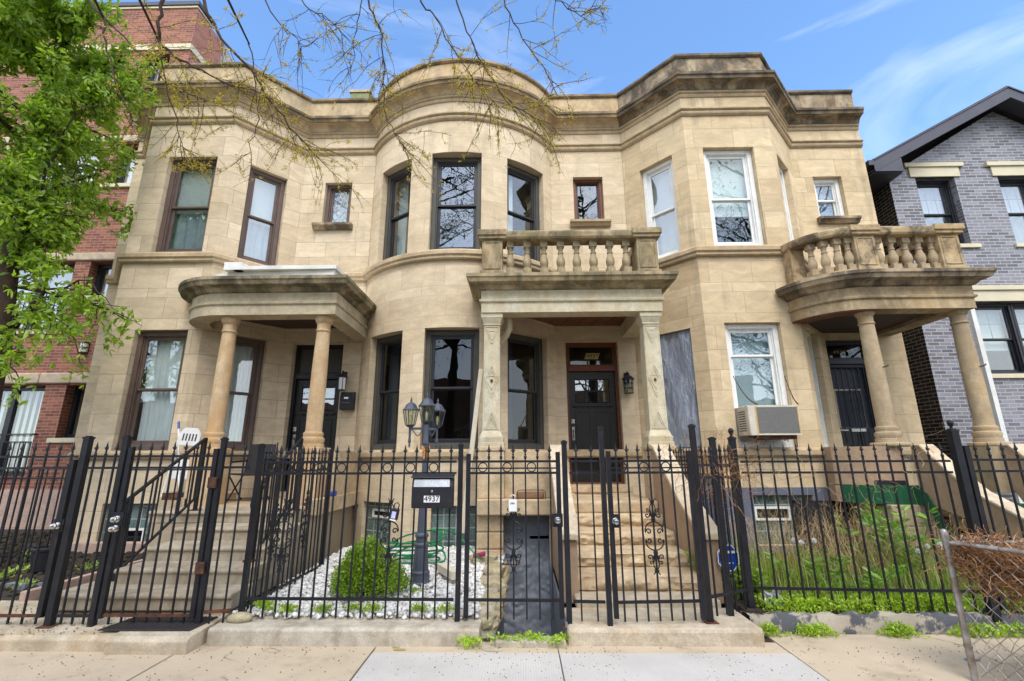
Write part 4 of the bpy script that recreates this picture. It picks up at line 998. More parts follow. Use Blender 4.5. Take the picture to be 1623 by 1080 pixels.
for i in range(9):
    x = -8.3+.35*i; y = 5.55 + .045*i
    o = link('edging_paver', bk_me, MT['greypaint'] if i == 0 else None, None, (x, y, .145), (0,0,R(rng.uniform(-10,14))))
    tag(o, 'dark grey paver laid in the front row edging the soil bed', 'paver', 'dark pavers edging the soil bed')

# ------------------------------------------------------------------ iron fences
def picket_mesh(z0, z1, spear=True, w=.0145):
    b = MB(); h = w/2; b.box(-h,h,-h,h,z0,z1)
    if spear:
        b.lathe([(.011,z1-.03),(.014,z1-.025),(.014,z1-.008),(.009,z1)], (0,0,0), 8)
        b.lathe([(.006,z1),(.011,z1+.012),(.006,z1+.025),(.016,z1+.045),(.009,z1+.075),(.001,z1+.115)], (0,0,0), 6)
        b.add([(-.024,0,z1+.062),(-.020,-.004,z1+.045),(0,-.005,z1+.030),(.020,-.004,z1+.045),(.024,0,z1+.062),(.0,.006,z1+.040)], [(0,1,2,5),(2,3,4,5)])
    return b.mesh('picket')
ring_me = (lambda b: (b.tube([(.043*math.cos(a*math.pi/10),0,.043*math.sin(a*math.pi/10)) for a in range(21)], .006, 6, False), b)[1])(MB()).mesh('ring', 60)
def scroll_mesh():
    b = MB(); r = .0065
    def spiral(cx, cz, r0, turns, a0, sx, sz=1, n=26):
        return [(sx*(cx + r0*(1-.82*t/n)*math.cos(a0+turns*2*math.pi*t/n)), 0, sz*(cz + r0*(1-.82*t/n)*math.sin(a0+turns*2*math.pi*t/n))) for t in range(n+1)]
    for sx in (-1, 1):
        for sz in (-1, 1):
            # big C arc of the middle medallion, ending in an inner spiral
            pts = [(sx*.008,0,sz*.125)] + [(sx*(.085*math.sin(a)),0,sz*(.045+.08*math.cos(a))) for a in np.linspace(.25,1.75,9)] + spiral(.052,.038,.030,1.1,-.2,sx,sz)[4:]
            b.tube(pts, r, 5)
            # fleur scrolls above and below
            b.tube([(sx*.006,0,sz*.150),(sx*.03,0,sz*.20)] + spiral(.055,.185,.026,1.15,2.4,sx,sz), r, 5)
            b.tube([(sx*.006,0,sz*.165),(sx*.022,0,sz*.225)] + spiral(.046,.235,.020,1.1,2.6,sx,sz), r*.85, 5)
            b.tube([(sx*.004,0,sz*.165),(sx*.028,0,sz*.22),(sx*.024,0,sz*.265),(sx*.004,0,sz*.30)], r*.8, 5)
            b.tube([(sx*.004,0,sz*.305),(sx*.03,0,sz*.335)], r*.8, 5)
    for z in (-.145,.145,-.305,.305): b.box(-.018,.018,-.012,.012,z-.012,z+.012)
    return b.mesh('scroll_ornament', 50)
scroll_me = scroll_mesh()
def place(name, me, m, parent, loc, rz=0):
    o = bpy.data.objects.new(name, me); COL.objects.link(o); o.parent = parent; o.location = loc; o.rotation_euler = (0,0,rz)
    if m is not None and len(me.materials) == 0: me.materials.append(m)
    return o
def panel(par, p0, p1, zr, zb, pk, sp=.115, rings=False, scr=(), rustb=False, off0=.5, zring=None):
    """rails and pickets between two plan points; zr = top rail heights"""
    a, b = Vector(p0), Vector(p1); d = b-a; L = d.length; rz = math.atan2(d.y, d.x); u = d/L
    for z in zr: q = MB(); q.bar((a.x,a.y,z),(b.x,b.y,z),.014,.022); B('rail', q, MT['iron'], par)
    q = MB(); q.bar((a.x,a.y,zb),(b.x,b.y,zb),.022,.024); B('rail', q, MT['rust' if rustb else 'iron'], par)
    n = max(1, round(L/sp)); s_ = L/n
    for i in range(n):
        c = a + u*s_*(i+off0); place('picket', pk, MT['iron'], par, (c.x,c.y,0), rz)
        if rings and i % 2 == 0 and i < n-1:
            c2 = a + u*s_*(i+off0+.5); place('ring', ring_me, MT['iron'], par, (c2.x,c2.y,(zr[0]+zr[1])/2), rz)
        if i in scr: place('scroll_ornament', scroll_me, MT['iron'], par, (c.x,c.y,.88), rz)
def post(par, x, y, z1, s=.06, z0=.1, ball=False, rusty=False, cap=True):
    b = MB(); s *= .70; h = s/2; b.box(x-h,x+h,y-h,y+h,z0,z1)
    if cap: b.box(x-h-.006,x+h+.006,y-h-.006,y+h+.006,z1,z1+.022); b.box(x-h*.7,x+h*.7,y-h*.7,y+h*.7,z1+.022,z1+.032)
    if ball: b.lathe([(.014,0),(.014,.02),(.024,.04),(.029,.06),(.024,.078),(.010,.09)], (x,y,z1+.03), 14)
    o = B('post', b, MT['iron'], par)
    if rusty: q = MB(); q.box(x-h-.035,x+h+.035,y-h-.035,y+h+.035,z0,z0+.012); B('base_plate', q, MT['rust'], o)
    return o
def gate_frame(par, a, b, s):
    q = MB(); q.bar((a[0],a[1],1.50),(b[0],b[1],1.50),.012,.014); g = B('gate', q, MT['iron'], par)
    for x, y, z0, z1 in (a, b): q = MB(); q.box(x-s/2,x+s/2,y-s/2,y+s/2,z0,z1); B('gate_stile', q, MT['iron'], g)
    return g
def lockset(par, x, y, z, plate=True, two=False):
    b = MB(); b.box(x-.055,x+.045,y-.026,y-.014,z-.06,z+.06)
    o = B('lock_plate', b, MT['iron'], par)
    for k, zz in enumerate((z, z-.085) if two else (z,)):
        if k: zz = z-.085
        q = MB(); q.M = Matrix.Translation((x-.005,y-.026,zz)) @ Matrix.Rotation(R(90),4,'X')
        q.lathe([(.030,0),(.030,.008),(.014,.012),(.014,.03),(.026,.038),(.029,.052),(.022,.064),(.008,.068)], (0,0,0), 16); B('door_knob', q, MT['steel'], o, 40)
pkA = picket_mesh(.14, 1.66); pkB = picket_mesh(.16, 1.62); pkS = picket_mesh(.22, 1.50, False); pkD = picket_mesh(.17, 1.62)
ZR1, ZR2 = (1.63,1.52), (1.565,1.455)
# left of the steps
fa = E('iron_fence', (0,0,0), 'black spear-topped fence with rusty bottom rail at far left before the soil bed', 'fence', 'black iron front fences')
post(fa, -4.33, 4.70, 1.80, .085, .12, rusty=True); panel(fa, (-6.6,4.70), (-4.40,4.70), ZR1, .21, pkA, .13, rustb=True)
b = MB(); b.box(-4.44,-4.40,4.67,4.73,.2,1.60); B('gate_stile', b, MT['iron'], fa); lockset(fa, -4.42, 4.70, .99)
fr = E('iron_fence', (0,0,0), 'lower plain-topped black fence standing behind the soil bed at far left', 'fence')
panel(fr, (-9.5,6.75), (-6.30,6.62), (1.49,1.35), .36, pkS, .12); post(fr, -6.28, 6.62, 1.52, .06, .2)
b = MB(); b.bar((-6.26,6.62,.3),(-6.26,6.62,1.5),.03); B('post', b, MT['rust'], fr)
# fence and gate before the concrete steps
fb = E('iron_fence', (0,0,0), 'black iron fence with a closed gate and two steel knobs before the concrete steps', 'fence', 'black iron front fences')
panel(fb, (-4.28,4.70), (-3.97,4.70), ZR1, .21, pkA, .105); post(fb, -3.935, 4.70, 1.80, .075, .10); post(fb, -2.95, 4.70, 1.78, .06, .12, rusty=True)
gate = gate_frame(fb, (-3.868,4.70,.19,1.72), (-3.012,4.70,.19,1.70), .042)
panel(gate, (-3.845,4.70), (-3.035,4.70), ZR1, .215, pkA, .115, rustb=True); lockset(gate, -3.845, 4.69, 1.05, two=True)
for z in (.62,1.38): h_ = MB(); h_.box(-3.03,-2.95,4.655,4.672,z-.05,z+.05); B('hinge', h_, MT['rust'], gate)
panel(fb, (-2.92,4.70), (-2.70,4.76), ZR1, .24, pkA, .11, rustb=True)
# fence round the gravel garden
fc = E('iron_fence', (0,0,0), 'black iron fence with rings and scrolls round the white gravel, with two gates', 'fence', 'black iron front fences')
post(fc, -2.65, 4.85, 1.72, .065, .12); post(fc, -.60, 4.80, 1.71, .065, .12)
panel(fc, (-2.65,4.9), (-2.63,6.6), ZR2, .24, pkB, .105, True, (3,10)); post(fc, -2.63, 6.63, 1.70, .06, .15)
panel(fc, (-2.61,4.83), (-.64,4.80), ZR2, .32, pkB, .1165, True, (2,11))
gate = gate_frame(fc, (-.522,4.797,.17,1.64), (.365,4.777,.17,1.655), .042)
panel(gate, (-.50,4.795), (.345,4.775), ZR2, .32, pkB, .118, True, (3,)); lockset(gate, .35, 4.77, 1.02)
post(fc, .43, 4.77, 1.735, .07, .10, rusty=True); panel(fc, (.47,4.75), (.76,4.73), ZR2, .32, pkB, .16)
post(fc, .79, 4.71, 1.87, .065, .12, rusty=True)
gate = gate_frame(fc, (.852,4.72,.19,1.66), (1.65,4.765,.17,1.66), .042)
panel(gate, (.875,4.72), (1.63,4.765), ZR2, .32, pkB, .108, True, (3,)); lockset(gate, .885, 4.71, 1.02)
post(fc, 1.72, 4.80, 1.89, .07, .13, rusty=True)
panel(fc, (1.76,4.85), (2.24,5.12), (1.52,1.40), .33, pkB, .13)
post(fc, 1.985, 4.99, 1.77, .075, .1)
# right hand yard
fd = E('iron_fence', (0,0,0), 'black spear-topped fence in front of the tall weeds, tangled with dry orange vines', 'fence', 'black iron front fences')
post(fd, 2.255, 5.14, 1.78, .085, .12, ball=True); panel(fd, (2.30,5.10), (4.36,4.98), (1.55,1.44), .345, pkD, .127); post(fd, 4.42, 4.95, 1.84, .10, .1, ball=True)
b = MB(); b.box(4.49,4.54,4.93,4.98,.2,1.70); B('gate_stile', b, MT['iron'], fd)
panel(fd, (4.54,4.95), (6.6,4.85), (1.56,1.45), .30, pkD, .125)
panel(fd, (2.26,5.2), (2.28,7.6), (1.50,1.38), .35, pkD, .115); post(fd, 2.28, 7.65, 1.75, .055, .1, ball=True)
# stair hand rails
for nm, lab, X, pts, base in (('handrail', 'black picket handrail on the left side of the concrete steps', -4.40, [(6.58,1.88),(5.43,1.17)], 0), ('handrail', 'black picket handrail on the right side of the concrete steps', -3.06, [(6.60,1.87),(5.66,1.29),(5.30,1.10)], (6.60,.93))):
    hr = E(nm, (0,0,0), lab, 'handrail'); r = MB(); lo = MB(); P = []
    (ya,za),(yb,zb) = pts[0], pts[1]; sl = (zb-za)/(yb-ya)
    r.bar((X,ya,za),(X,yb,zb),.035,.028); r.tube([(X,yb,zb),(X,yb-.10,zb-.07),(X,yb-.13,zb-.2),(X,yb-.10,zb-.25)], .016, 6); B('rail', r, MT['iron'], hr)
    lo.bar((X,ya,za-.77),(X,yb,zb-.77),.03,.02); B('rail', lo, MT['iron'], hr)
    n = 9
    for i in range(n):
        y = ya + (yb-ya)*(i+.5)/n; z = za + sl*(y-ya); b = MB(); b.bar((X,y,z-.77),(X,y,z-.01),.014); B('baluster', b, MT['iron'], hr)
    for y, z0 in ((ya, .92), (yb, .16 if X < -4 else .48)):
        z = za+sl*(y-ya); b = MB(); b.box(X-.02,X+.02,y-.02,y+.02,z0+.02,z+.01); o = B('post', b, MT['iron'], hr)
        q = MB(); q.box(X-.06,X+.06,y-.06,y+.06,z0-.0,z0+.02); B('base_plate', q, MT['rust'], o)
# chain link
cl = E('chain_link_fence', (0,0,0), 'galvanised chain-link fence corner tangled with dry orange vines in the right foreground', 'fence')
b = MB(); b.lathe([(.023,-.02),(.023,.99)], (3.31,3.98,0), 16); b.lathe([(.026,.96),(.0275,1.0),(.025,1.025),(.016,1.04),(.004,1.045)], (3.31,3.98,0), 16); b.lathe([(.027,.33),(.027,.36)], (3.31,3.98,0), 16); b.lathe([(.027,.22),(.027,.24)], (3.31,3.98,0), 16)
B('post', b, MT['galv'], cl, 40)
def chain(x0, y0, x1, y1, z0, z1, par):
    d = Vector((x1-x0, y1-y0)); L = d.length; u = d/L; s = .052; mb = MB()
    n = int(L/s)+1; h = int((z1-z0)/s)
    for i in range(n):          # zig-zag wires
        pts = []
        for k in range(h+1):
            t = min(L, max(0, (i + ((k+i) % 2))*s)); off = .006 if k % 2 == 0 else -.006
            pts.append((x0+u.x*t - u.y*off, y0+u.y*t + u.x*off, z0 + (z1-z0)*k/h))
        mb.tube(pts, .0026, 4, False)
    return B('wire_mesh', mb, MT['galv'], par)
for (x1, y1) in ((4.0,2.55),(6.2,4.02)):
    q = MB(); q.tube([(3.33,3.97,.945),(x1,y1,.945)], .016, 10); B('top_rail', q, MT['galv'], cl, 40); chain(3.34,3.965,x1,y1,.03,1.0,cl)
# ------------------------------------------------------------------ furniture and small things
# lamp post with three lanterns
lp = E('lamp_post', (-1.17,5.85,.2), 'grey-blue three-lantern lamp post rising from the white gravel behind the fence', 'lamp post')
b = MB(); b.lathe([(.128,0),(.128,.025),(.108,.04),(.104,.11),(.108,.118),(.108,.135),(.092,.15),(.076,.40),(.086,.412),(.086,.432),(.068,.45),(.068,.50),(.08,.512),(.08,.532),(.056,.555),(.045,1.05)], (0,0,0), 14); B('post_base', b, MT['lampmetal'], lp, 25)
b = MB(); b.lathe([(.033,1.05),(.031,1.56),(.04,1.57),(.04,1.60),(.033,1.62),(.033,1.80),(.04,1.81)], (0,0,0), 14); B('post_shaft', b, MT['lampmetal'], lp, 30)
def lantern(par, x, y, z, s=1.):
    n = 6; o_ = (x,y,z)
    b = MB(); b.lathe([(.02*s,-.04*s),(.055*s,-.025*s),(.075*s,0)], o_, n); b.lathe([(.128*s,.215*s),(.128*s,.225*s),(.10*s,.25*s),(.075*s,.30*s),(.045*s,.325*s),(.02*s,.335*s),(.012*s,.36*s),(.02*s,.372*s),(.012*s,.385*s),(.004*s,.42*s)], o_, n)
    for i in range(n):
        a = 2*math.pi*i/n; b.bar((x+.073*s*math.cos(a),y+.073*s*math.sin(a),z),(x+.118*s*math.cos(a),y+.118*s*math.sin(a),z+.218*s),.010*s)
    h = B('lantern', b, MT['lampmetal'], par)
    g = MB(); g.lathe([(.069*s,.002),(.112*s,.214*s)], o_, n); B('lantern_glass', g, MT['lampglass'], h)
    q = MB(); q.lathe([(.008,0),(.012,.03),(.018,.07),(.014,.10),(.003,.115)], (x,y,z+.01), 10); B('bulb', q, MT['amber'], h, 60)
    return h
lantern(lp, 0, 0, 1.845, .86)
for ax, ay in ((-.195,-.02),(.11,.14)):
    b = MB(); b.bar((0,0,1.755),(ax,ay,1.755),.018,.03); b.tube([(ax*(.15+.75*t), ay*(.15+.75*t), 1.74-.09*math.sin(math.pi*t)**2*(1-t*.4)) for t in np.linspace(0,1,10)], .007, 6)
    b.lathe([(.016,-.02),(.02,.0),(.014,.05),(.016,.16),(.02,.175)], (ax,ay,1.60), 10); b.lathe([(.004,-.06),(.014,-.03),(.008,-.01),(.016,0)], (ax,ay,1.585), 10)
    B('lamp_arm', b, MT['lampmetal'], lp); lantern(lp, ax, ay, 1.80, .83)
bf = E('garden_ornament', (-1.15,5.80,1.68), 'small orange butterfly ornament clipped to the lamp post', 'ornament')
for sx in (-1, 1):
    b = MB(); b.add([(0,0,-.05),(sx*.02,-.015,-.10),(sx*.035,-.02,-.06),(sx*.025,-.02,-.01),(sx*.055,-.03,.05),(sx*.045,-.025,.075),(sx*.01,-.005,.03)], [(0,1,2,3,4,5,6)])
    b.add([(x,y+.004,z) for x,y,z in b.v[:7]], [(6,5,4,3,2,1,0)]); B('wing', b, MT['butter'], bf)
b = MB(); b.lathe([(.003,-.09),(.008,-.05),(.007,.02),(.009,.04),(.002,.06)], (0,-.005,0), 8); B('ornament_body', b, MT['black_fr'], bf)
# mailbox 4937
mx = E('mailbox', (-.845,4.74,1.14), 'black mailbox with a steel lid and the number 4937 hung on the iron fence', 'mailbox')
b = MB(); b.prismx([(.01,0),(-.10,0),(-.115,.06),(-.115,.20),(-.09,.275),(-.0,.305),(.01,.305)], -.195, .195); B('box_body', b, MT['black_pl'], mx, bevel=.006)
b = MB(); b.prismx([(.02,.312),(-.02,.316),(-.125,.285),(-.128,.277),(-.02,.306),(.02,.304)], -.205, .205); B('lid', b, MT['black_pl'], mx)
b = MB(); b.prismx([(-.1185,.195),(-.100,.262),(-.094,.262),(-.112,.195)], -.175, .165); B('lid_flap', b, MT['steel'], mx)
b = MB(); b.box(-.075,.075,-.1185,-.116,.055,.115); o = B('number_plate', b, MT['white'], mx)
text('house_number', '4937', .072, MT['black'], mx, TM(Matrix(), -.0, -.121, .086), .001)
b = MB(); b.M = Matrix.Translation((0,-.115,.155)) @ Matrix.Rotation(R(90),4,'X'); b.lathe([(.011,0),(.011,.006),(.004,.008)], (0,0,0), 12); B('keyhole', b, MT['steel'], mx)
# lock boxes on the pickets
lb = E('lock_box', (-1.23,4.78,1.03), 'black key lock box with a pale violet label hung on the fence scroll', 'lock box')
b = MB(); b.M = Matrix.Rotation(R(10),4,'Y'); b.box(-.035,.035,-.055,.0,-.005,.10); B('box_body', b, MT['black_pl'], lb, bevel=.006)
b = MB(); b.M = Matrix.Rotation(R(10),4,'Y'); b.tube([(-.022,-.02,.095),(-.022,-.02,.14),(0,-.02,.155),(.022,-.02,.14),(.022,-.02,.095)], .006, 6); B('shackle', b, MT['black_pl'], lb)
b = MB(); b.M = Matrix.Rotation(R(10),4,'Y'); b.box(-.022,.018,-.058,-.0555,.012,.075); B('label_plate', b, MT['screen'], lb); b = MB(); b.M = Matrix.Rotation(R(10),4,'Y'); b.box(-.03,.03,-.058,-.0555,-.008,.004); B('base_strip', b, MT['white'], lb)
lb = E('lock_box', (-.082,4.76,1.10), 'white key lock box hung on the narrow gate above the basement entry', 'lock box')
b = MB(); b.box(-.04,.04,-.05,-.01,0,.11); B('box_body', b, MT['white_pl'], lb, bevel=.008); b = MB(); b.tube([(-.025,-.03,.11),(-.025,-.03,.14),(0,-.03,.155),(.025,-.03,.14),(.025,-.03,.11)], .006, 6); B('shackle', b, MT['steel'], lb)
b = MB()
for i in range(3): b.box(-.02+.014*i,-.012+.014*i,-.0525,-.0495,.07,.085)
B('key_button', b, MT['black_pl'], lb)
# wall lanterns and box
def wall_lantern(name, x, y, z, lab, s, lite):
    w_ = E(name, (x,y,z), lab, 'wall lantern', 'wall lanterns by the front doors')
    b = MB(); b.box(-.05*s,.05*s,.10,.12,-.02*s,.20*s); b.tube([(0,.11,.14*s),(0,.04,.21*s),(0,0,.19*s),(0,0,.15*s)], .011*s, 6); B('bracket', b, MT['black_pl'], w_)
    b = MB(); b.lathe([(.115*s,.06*s),(.115*s,.07*s),(.07*s,.11*s),(.03*s,.135*s),(.012*s,.15*s),(.02*s,.17*s),(.004,.19*s)], (0,0,0), 6 if lite else 16)
    b.lathe([(.085*s,-.20*s),(.085*s,-.185*s)], (0,0,0), 6 if lite else 16)
    for i in range(6): a = math.pi*i/3; b.bar((.076*s*math.cos(a),.076*s*math.sin(a),-.19*s),(.085*s*math.cos(a),.085*s*math.sin(a),.06*s),.010)
    if not lite:
        for z_ in (-.10*s,-.02*s): b.lathe([(.083*s,z_),(.083*s,z_+.012)], (0,0,0), 16)
    B('lantern_cage', b, MT['black_pl'], w_)
    b = MB(); b.lathe([(.070*s,-.185*s),(.078*s,.06*s)], (0,0,0), 6 if lite else 16); B('lantern_glass', b, MT['white_cloth' if lite else 'lampglass'], w_)
    if not lite: b = MB(); b.lathe([(.02,-.18*s),(.02,-.08*s),(.012,-.02*s)], (0,0,0), 8); B('bulb', b, MT['amber'], w_)
wall_lantern('wall_lantern', 2.06, 8.87, 2.98, 'black round caged wall lantern beside the door numbered 4937', 1.05, False)
wall_lantern('wall_lantern', -3.44, 8.87, 3.06, 'small black hexagonal wall lantern with frosted glass above the black letter box', .95, True)
lt = E('letter_box', (-3.32,8.93,2.50), 'small black letter box with a white sticker on the wall under the hexagonal lantern', 'letter box')
b = MB(); b.prismx([(.06,0),(-.06,0),(-.07,.22),(-.03,.34),(.06,.35)], -.13, .13); B('box_body', b, MT['black_pl'], lt, bevel=.006); b = MB(); b.box(-.05,.03,-.072,-.066,.235,.27) ; b.v = [(x,y-.0,z-.03) for x,y,z in b.v]; B('sticker', b, MT['white'], lt)
b = MB(); b.tube([(-.07,-.068,.17),(-.07,-.09,.13),(.07,-.09,.13),(.07,-.068,.17)], .006, 6); B('newspaper_hook', b, MT['steel'], lt)
# air conditioner
ac = E('air_conditioner', (4.03,7.58,1.93), 'cream window air conditioner hung on chains in the white framed window', 'air conditioner')
b = MB(); b.box(-.40,.40,0,.55,0,.47); B('case', b, MT['ac_case'], ac, bevel=.012)
b = MB(); b.box(-.26,.375,-.008,.02,.03,.43); B('rear_grille', b, MT['ac_grille'], ac); b = MB()
b.box(-.385,-.28,-.006,.02,.0,.47); b.box(.385,.402,-.006,.02,.0,.47); b.box(-.28,.385,-.010,.02,.44,.47); b.box(-.28,.385,-.010,.02,0,.025); B('grille_frame', b, MT['ac_case'], ac)
b = MB(); b.box(-.285,-.265,-.012,.0,.02,.45); b.box(.375,.39,-.012,.0,.02,.45); B('yellowed_edge', b, MT['yellowed'], ac)
for j in range(9):
    b = MB() if j == 0 else b; b.box(-.403,-.398,.10,.34,.07+.038*j,.085+.038*j)
B('side_louvre', b, MT['black_pl'], ac)
for x0, x1 in ((-.42,-.22),(.44,.42)):
    b = MB(); n = 22
    for i in range(n):
        t = i/n; p = Vector((x0+(x1-x0)*t, .30-.30*t, .98-.5*t-.10*math.sin(math.pi*t))); b.lathe([(.004,-.015),(.011,0),(.004,.015)], p, 5)
    B('chain', b, MT['rust'], ac)
b = MB(); b.box(-.2,.35,.05,.34,-.06,-.002); B('support_shelf', b, MT['rust'], ac)
# furniture on the left porch
pc = E('folding_chair', (-5.42,7.55,1.03), 'white plastic folding chair leaning folded on the left porch', 'folding chair'); pc.rotation_euler = (R(-6),R(4),R(20)); pc.scale = (.8,.8,.96)
b = MB(); b.prismy([(-.17,.82),(.17,.82),(.175,.98),(.16,1.07),(.11,1.12),(-.11,1.12),(-.16,1.07),(-.175,.98)], -.012, .012); B('backrest', b, MT['white_pl'], pc, bevel=.008)
b = MB()
for i in range(5): b.box(-.12+.055*i,-.095+.055*i,-.0145,.0145,.90,1.02)
B('slot', b, MT['black_pl'], pc); b = MB(); b.box(-.15,.15,.05,.07,.28,.60); B('seat', b, MT['white_pl'], pc, bevel=.015)
for s in (-1, 1):
    b = MB(); b.tube([(s*.18,0,1.05),(s*.185,-.01,.4),(s*.19,-.03,0)], .014, 8); B('leg', b, MT['white_pl'], pc)
    b = MB(); b.tube([(s*.165,.03,.75),(s*.17,.07,.4),(s*.175,.10,0)], .014, 8); B('leg', b, MT['white_pl'], pc)
mp = E('broom', (-5.45,7.72,1.03), 'pole with a blue grip leaning against the porch window', 'broom'); b = MB(); b.tube([(.16,-.22,0),(-.27,.1,1.10)], .014, 8); B('handle', b, MT['white_pl'], mp); b = MB(); b.tube([(-.255,.09,1.06),(-.30,.125,1.18)], .018, 8); B('grip', b, MT['blue_pl'], mp)
b = MB(); b.box(.02,.30,-.27,-.18,0,.07); B('brush', b, MT['black_pl'], mp)
dc = E('patio_chair', (-4.50,8.05,.93), 'dark mesh patio chair on a black metal frame beside the left front door', 'patio chair')
b = MB(); b.prismx([(.16,.40),(.23,.92),(.25,.92),(.18,.40)], -.22, .22); B('backrest', b, MT['mesh_fab'], dc); b = MB(); b.prismx([(-.26,.42),(.18,.39),(.18,.415),(-.26,.445)], -.22, .22); B('seat', b, MT['mesh_fab'], dc)
for s in (-1, 1):
    b = MB(); b.tube([(s*.24,-.27,.43),(s*.24,.18,0)], .012, 8); B('leg', b, MT['iron'], dc); b = MB(); b.tube([(s*.235,.27,.95),(s*.235,.16,.42),(s*.235,-.24,0)], .012, 8); B('leg', b, MT['iron'], dc)
    b = MB(); b.tube([(s*.235,-.24,.62),(s*.235,.2,.64)], .016, 8); B('armrest', b, MT['iron'], dc)
b = MB(); b.tube([(-.24,-.22,.03),(.24,-.22,.03)], .01, 6); b.tube([(-.24,.15,.03),(.24,.15,.03)], .01, 6); B('stretcher', b, MT['iron'], dc)
bl = E('tool', (-2.96,7.6,1.03), 'small blue plastic scoop lying on the stone ledge', 'scoop'); b = MB(); b.prismx([(-.10,0),(.06,0),(.08,.07),(-.02,.09),(-.10,.05)], -.06, .06); B('scoop_body', b, MT['blue_pl'], bl, bevel=.01); b = MB(); b.tube([(0,.06,.04),(.0,.22,.06)], .014, 6); B('handle', b, MT['black_pl'], bl)
br = E('vent_bowl', (-5.08,7.0,1.03), 'rusty iron boot scraper on the left ledge', 'boot scraper'); b = MB(); b.box(-.10,.10,-.02,.02,0,.10); b.lathe([(.05,0),(.06,.04),(.03,.10)], (.1,0,0), 10); B('scraper_blade', b, MT['rust'], br); br.name = 'boot_scraper'
lg = E('loaf_stone', (.14,7.16,1.022), 'flat brown rounded stone inside a wire hoop on the ledge over the basement entry', 'stone'); lg.name = 'ledge_stone'
b = MB(); b.prismx([(-.06,0),(.06,0),(.06,.07),(.03,.10),(-.03,.10),(-.06,.07)], -.21, .19); B('stone_body', b, MT['wood'], lg, bevel=.03); b = MB(); b.tube([(-.20,-.075,0),(-.20,-.075,.10),(-.17,-.075,.125),(.17,-.075,.125),(.21,-.075,.09),(.21,-.075,0)], .006, 6); B('wire_hoop', b, MT['iron'], lg)
pk_ = E('plank', (.1,7.5,.42), 'weathered plank wedged across the basement entry', 'plank'); b = MB(); b.bar((-.33,0,-.03),(.32,-.08,.03),.03,.05); b.box(.02,.30,-.1,-.03,.02,.06); B('plank_body', b, MT['wood'], pk_)
dm = E('doormat', (1.25,8.35,1.0), 'small tan door mat folded at the foot of the 4937 door', 'doormat'); b = MB(); b.box(-.33,.25,-.12,.14,0,.018); B('mat_body', b, MT['wood'], dm, bevel=.006)
rm = E('rubber_mat', (-3.3,4.69,.142), 'dark ribbed rubber mat lying under the closed gate', 'mat'); b = MB(); b.prism([(-.44,-.15),(.38,-.15),(.43,.17),(-.36,.17)], 0, .010); B('mat_body', b, MT['mat'], rm); b = MB()
for i in range(16): b.bar((-.40+.05*i,-.145,.012),(-.335+.05*i,.165,.012),.012,.006)
B('rib', b, MT['black_pl'], rm); rm.rotation_euler = (R(1.8),0,0)
# downspout brace beside the left pillar
dsb = E('downspout', (0,0,0), 'tan downspout slanting down beside the left porch pillar to a loose elbow', 'downspout'); b = MB(); b.bar((-.635,7.50,3.0),(-.90,7.55,.50),.075,.06); B('pipe', b, MT['tanpipe'], dsb, bevel=.006)
lo = E('downspout_piece', (-1.0,6.25,.26), 'loose tan downspout piece lying on the white gravel', 'downspout piece'); b = MB()
rectframe(b, -.055, .055, .0, .085, .006, -.03, .0); b.M = Matrix.Rotation(R(-62),4,'Z'); b.box(-.0,.52,-.05,.05,.0,.085); B('pipe', b, MT['tanpipe'], lo, bevel=.006); b = MB(); b.box(-.048,.048,-.035,-.028,.006,.078); B('pipe_mouth', b, MT['black_pl'], lo)
# hose
hs = E('garden_hose', (-1.35,6.75,.20), 'coiled green garden hose with a magenta nozzle by the glass block window', 'garden hose'); pts = []
for i in range(150):
    a = i*.26; r_ = .30+.10*math.sin(i*.11)+.04*math.sin(i*.7); pts.append((-.10+r_*1.05*math.cos(a)+.10*math.sin(i*.05), .0+.20*r_*math.sin(a)*1.6, .03+.004*i*.5+.16*max(0,math.sin(a+.6))*(.4+.6*math.sin(i*.09)**2)))
x0, y0, z0 = pts[-1]
for i in range(1, 34): t = i/33; pts.append((x0*(1-t)+t*.80+.0, y0*(1-t)+.15*math.sin(t*5), z0*(1-t)+t*.12+.10*math.sin(t*3.1)))
b = MB(); b.tube(pts, .0125, 6); B('hose_body', b, MT['hose'], hs, 60); b = MB(); b.tube([(.70,.0,.13),(.86,-.02,.16)], [.022,.03], 8); B('nozzle', b, MT['pink'], hs)
# yard sign
ys = E('yard_sign', (2.19,5.42,.16), 'blue octagonal security yard sign on a thin stake in the weeds', 'sign'); b = MB(); b.box(-.045,-.03,-.004,.004,0,.55); B('stake', b, MT['galv'], ys)
oc = [(.115*math.cos(math.pi/8+math.pi*i/4), .40+.135*math.sin(math.pi/8+math.pi*i/4)) for i in range(8)]; b = MB(); b.prismy(oc, -.012, -.006); B('sign_face', b, MT['sign_blue'], ys)
b = MB()
for i in range(8): (xa,za),(xb,zb) = oc[i], oc[(i+1)%8]; b.bar((xa,-.013,za),(xb,-.013,zb),.006,.01)
B('sign_rim', b, MT['white'], ys)
b = MB()
for xa,xb,za,zb in ((-.085,.085,.445,.47),(-.07,-.02,.385,.405),(.0,.05,.345,.355),(-.085,-.04,.33,.36)): b.box(xa,xb,-.0145,-.0125,za,zb)
B('sign_print', b, MT['white'], ys)
lr = E('litter', (2.47,5.12,.22), 'crumpled white printed bag of litter by the ball-topped fence post', 'litter'); V = []; n = 10
for j in range(n+1):
    for i in range(n+1): V.append((-.09+.18*i/n, .03*rng.normal()*.6, -.05+.15*j/n+.02*math.sin(i)))
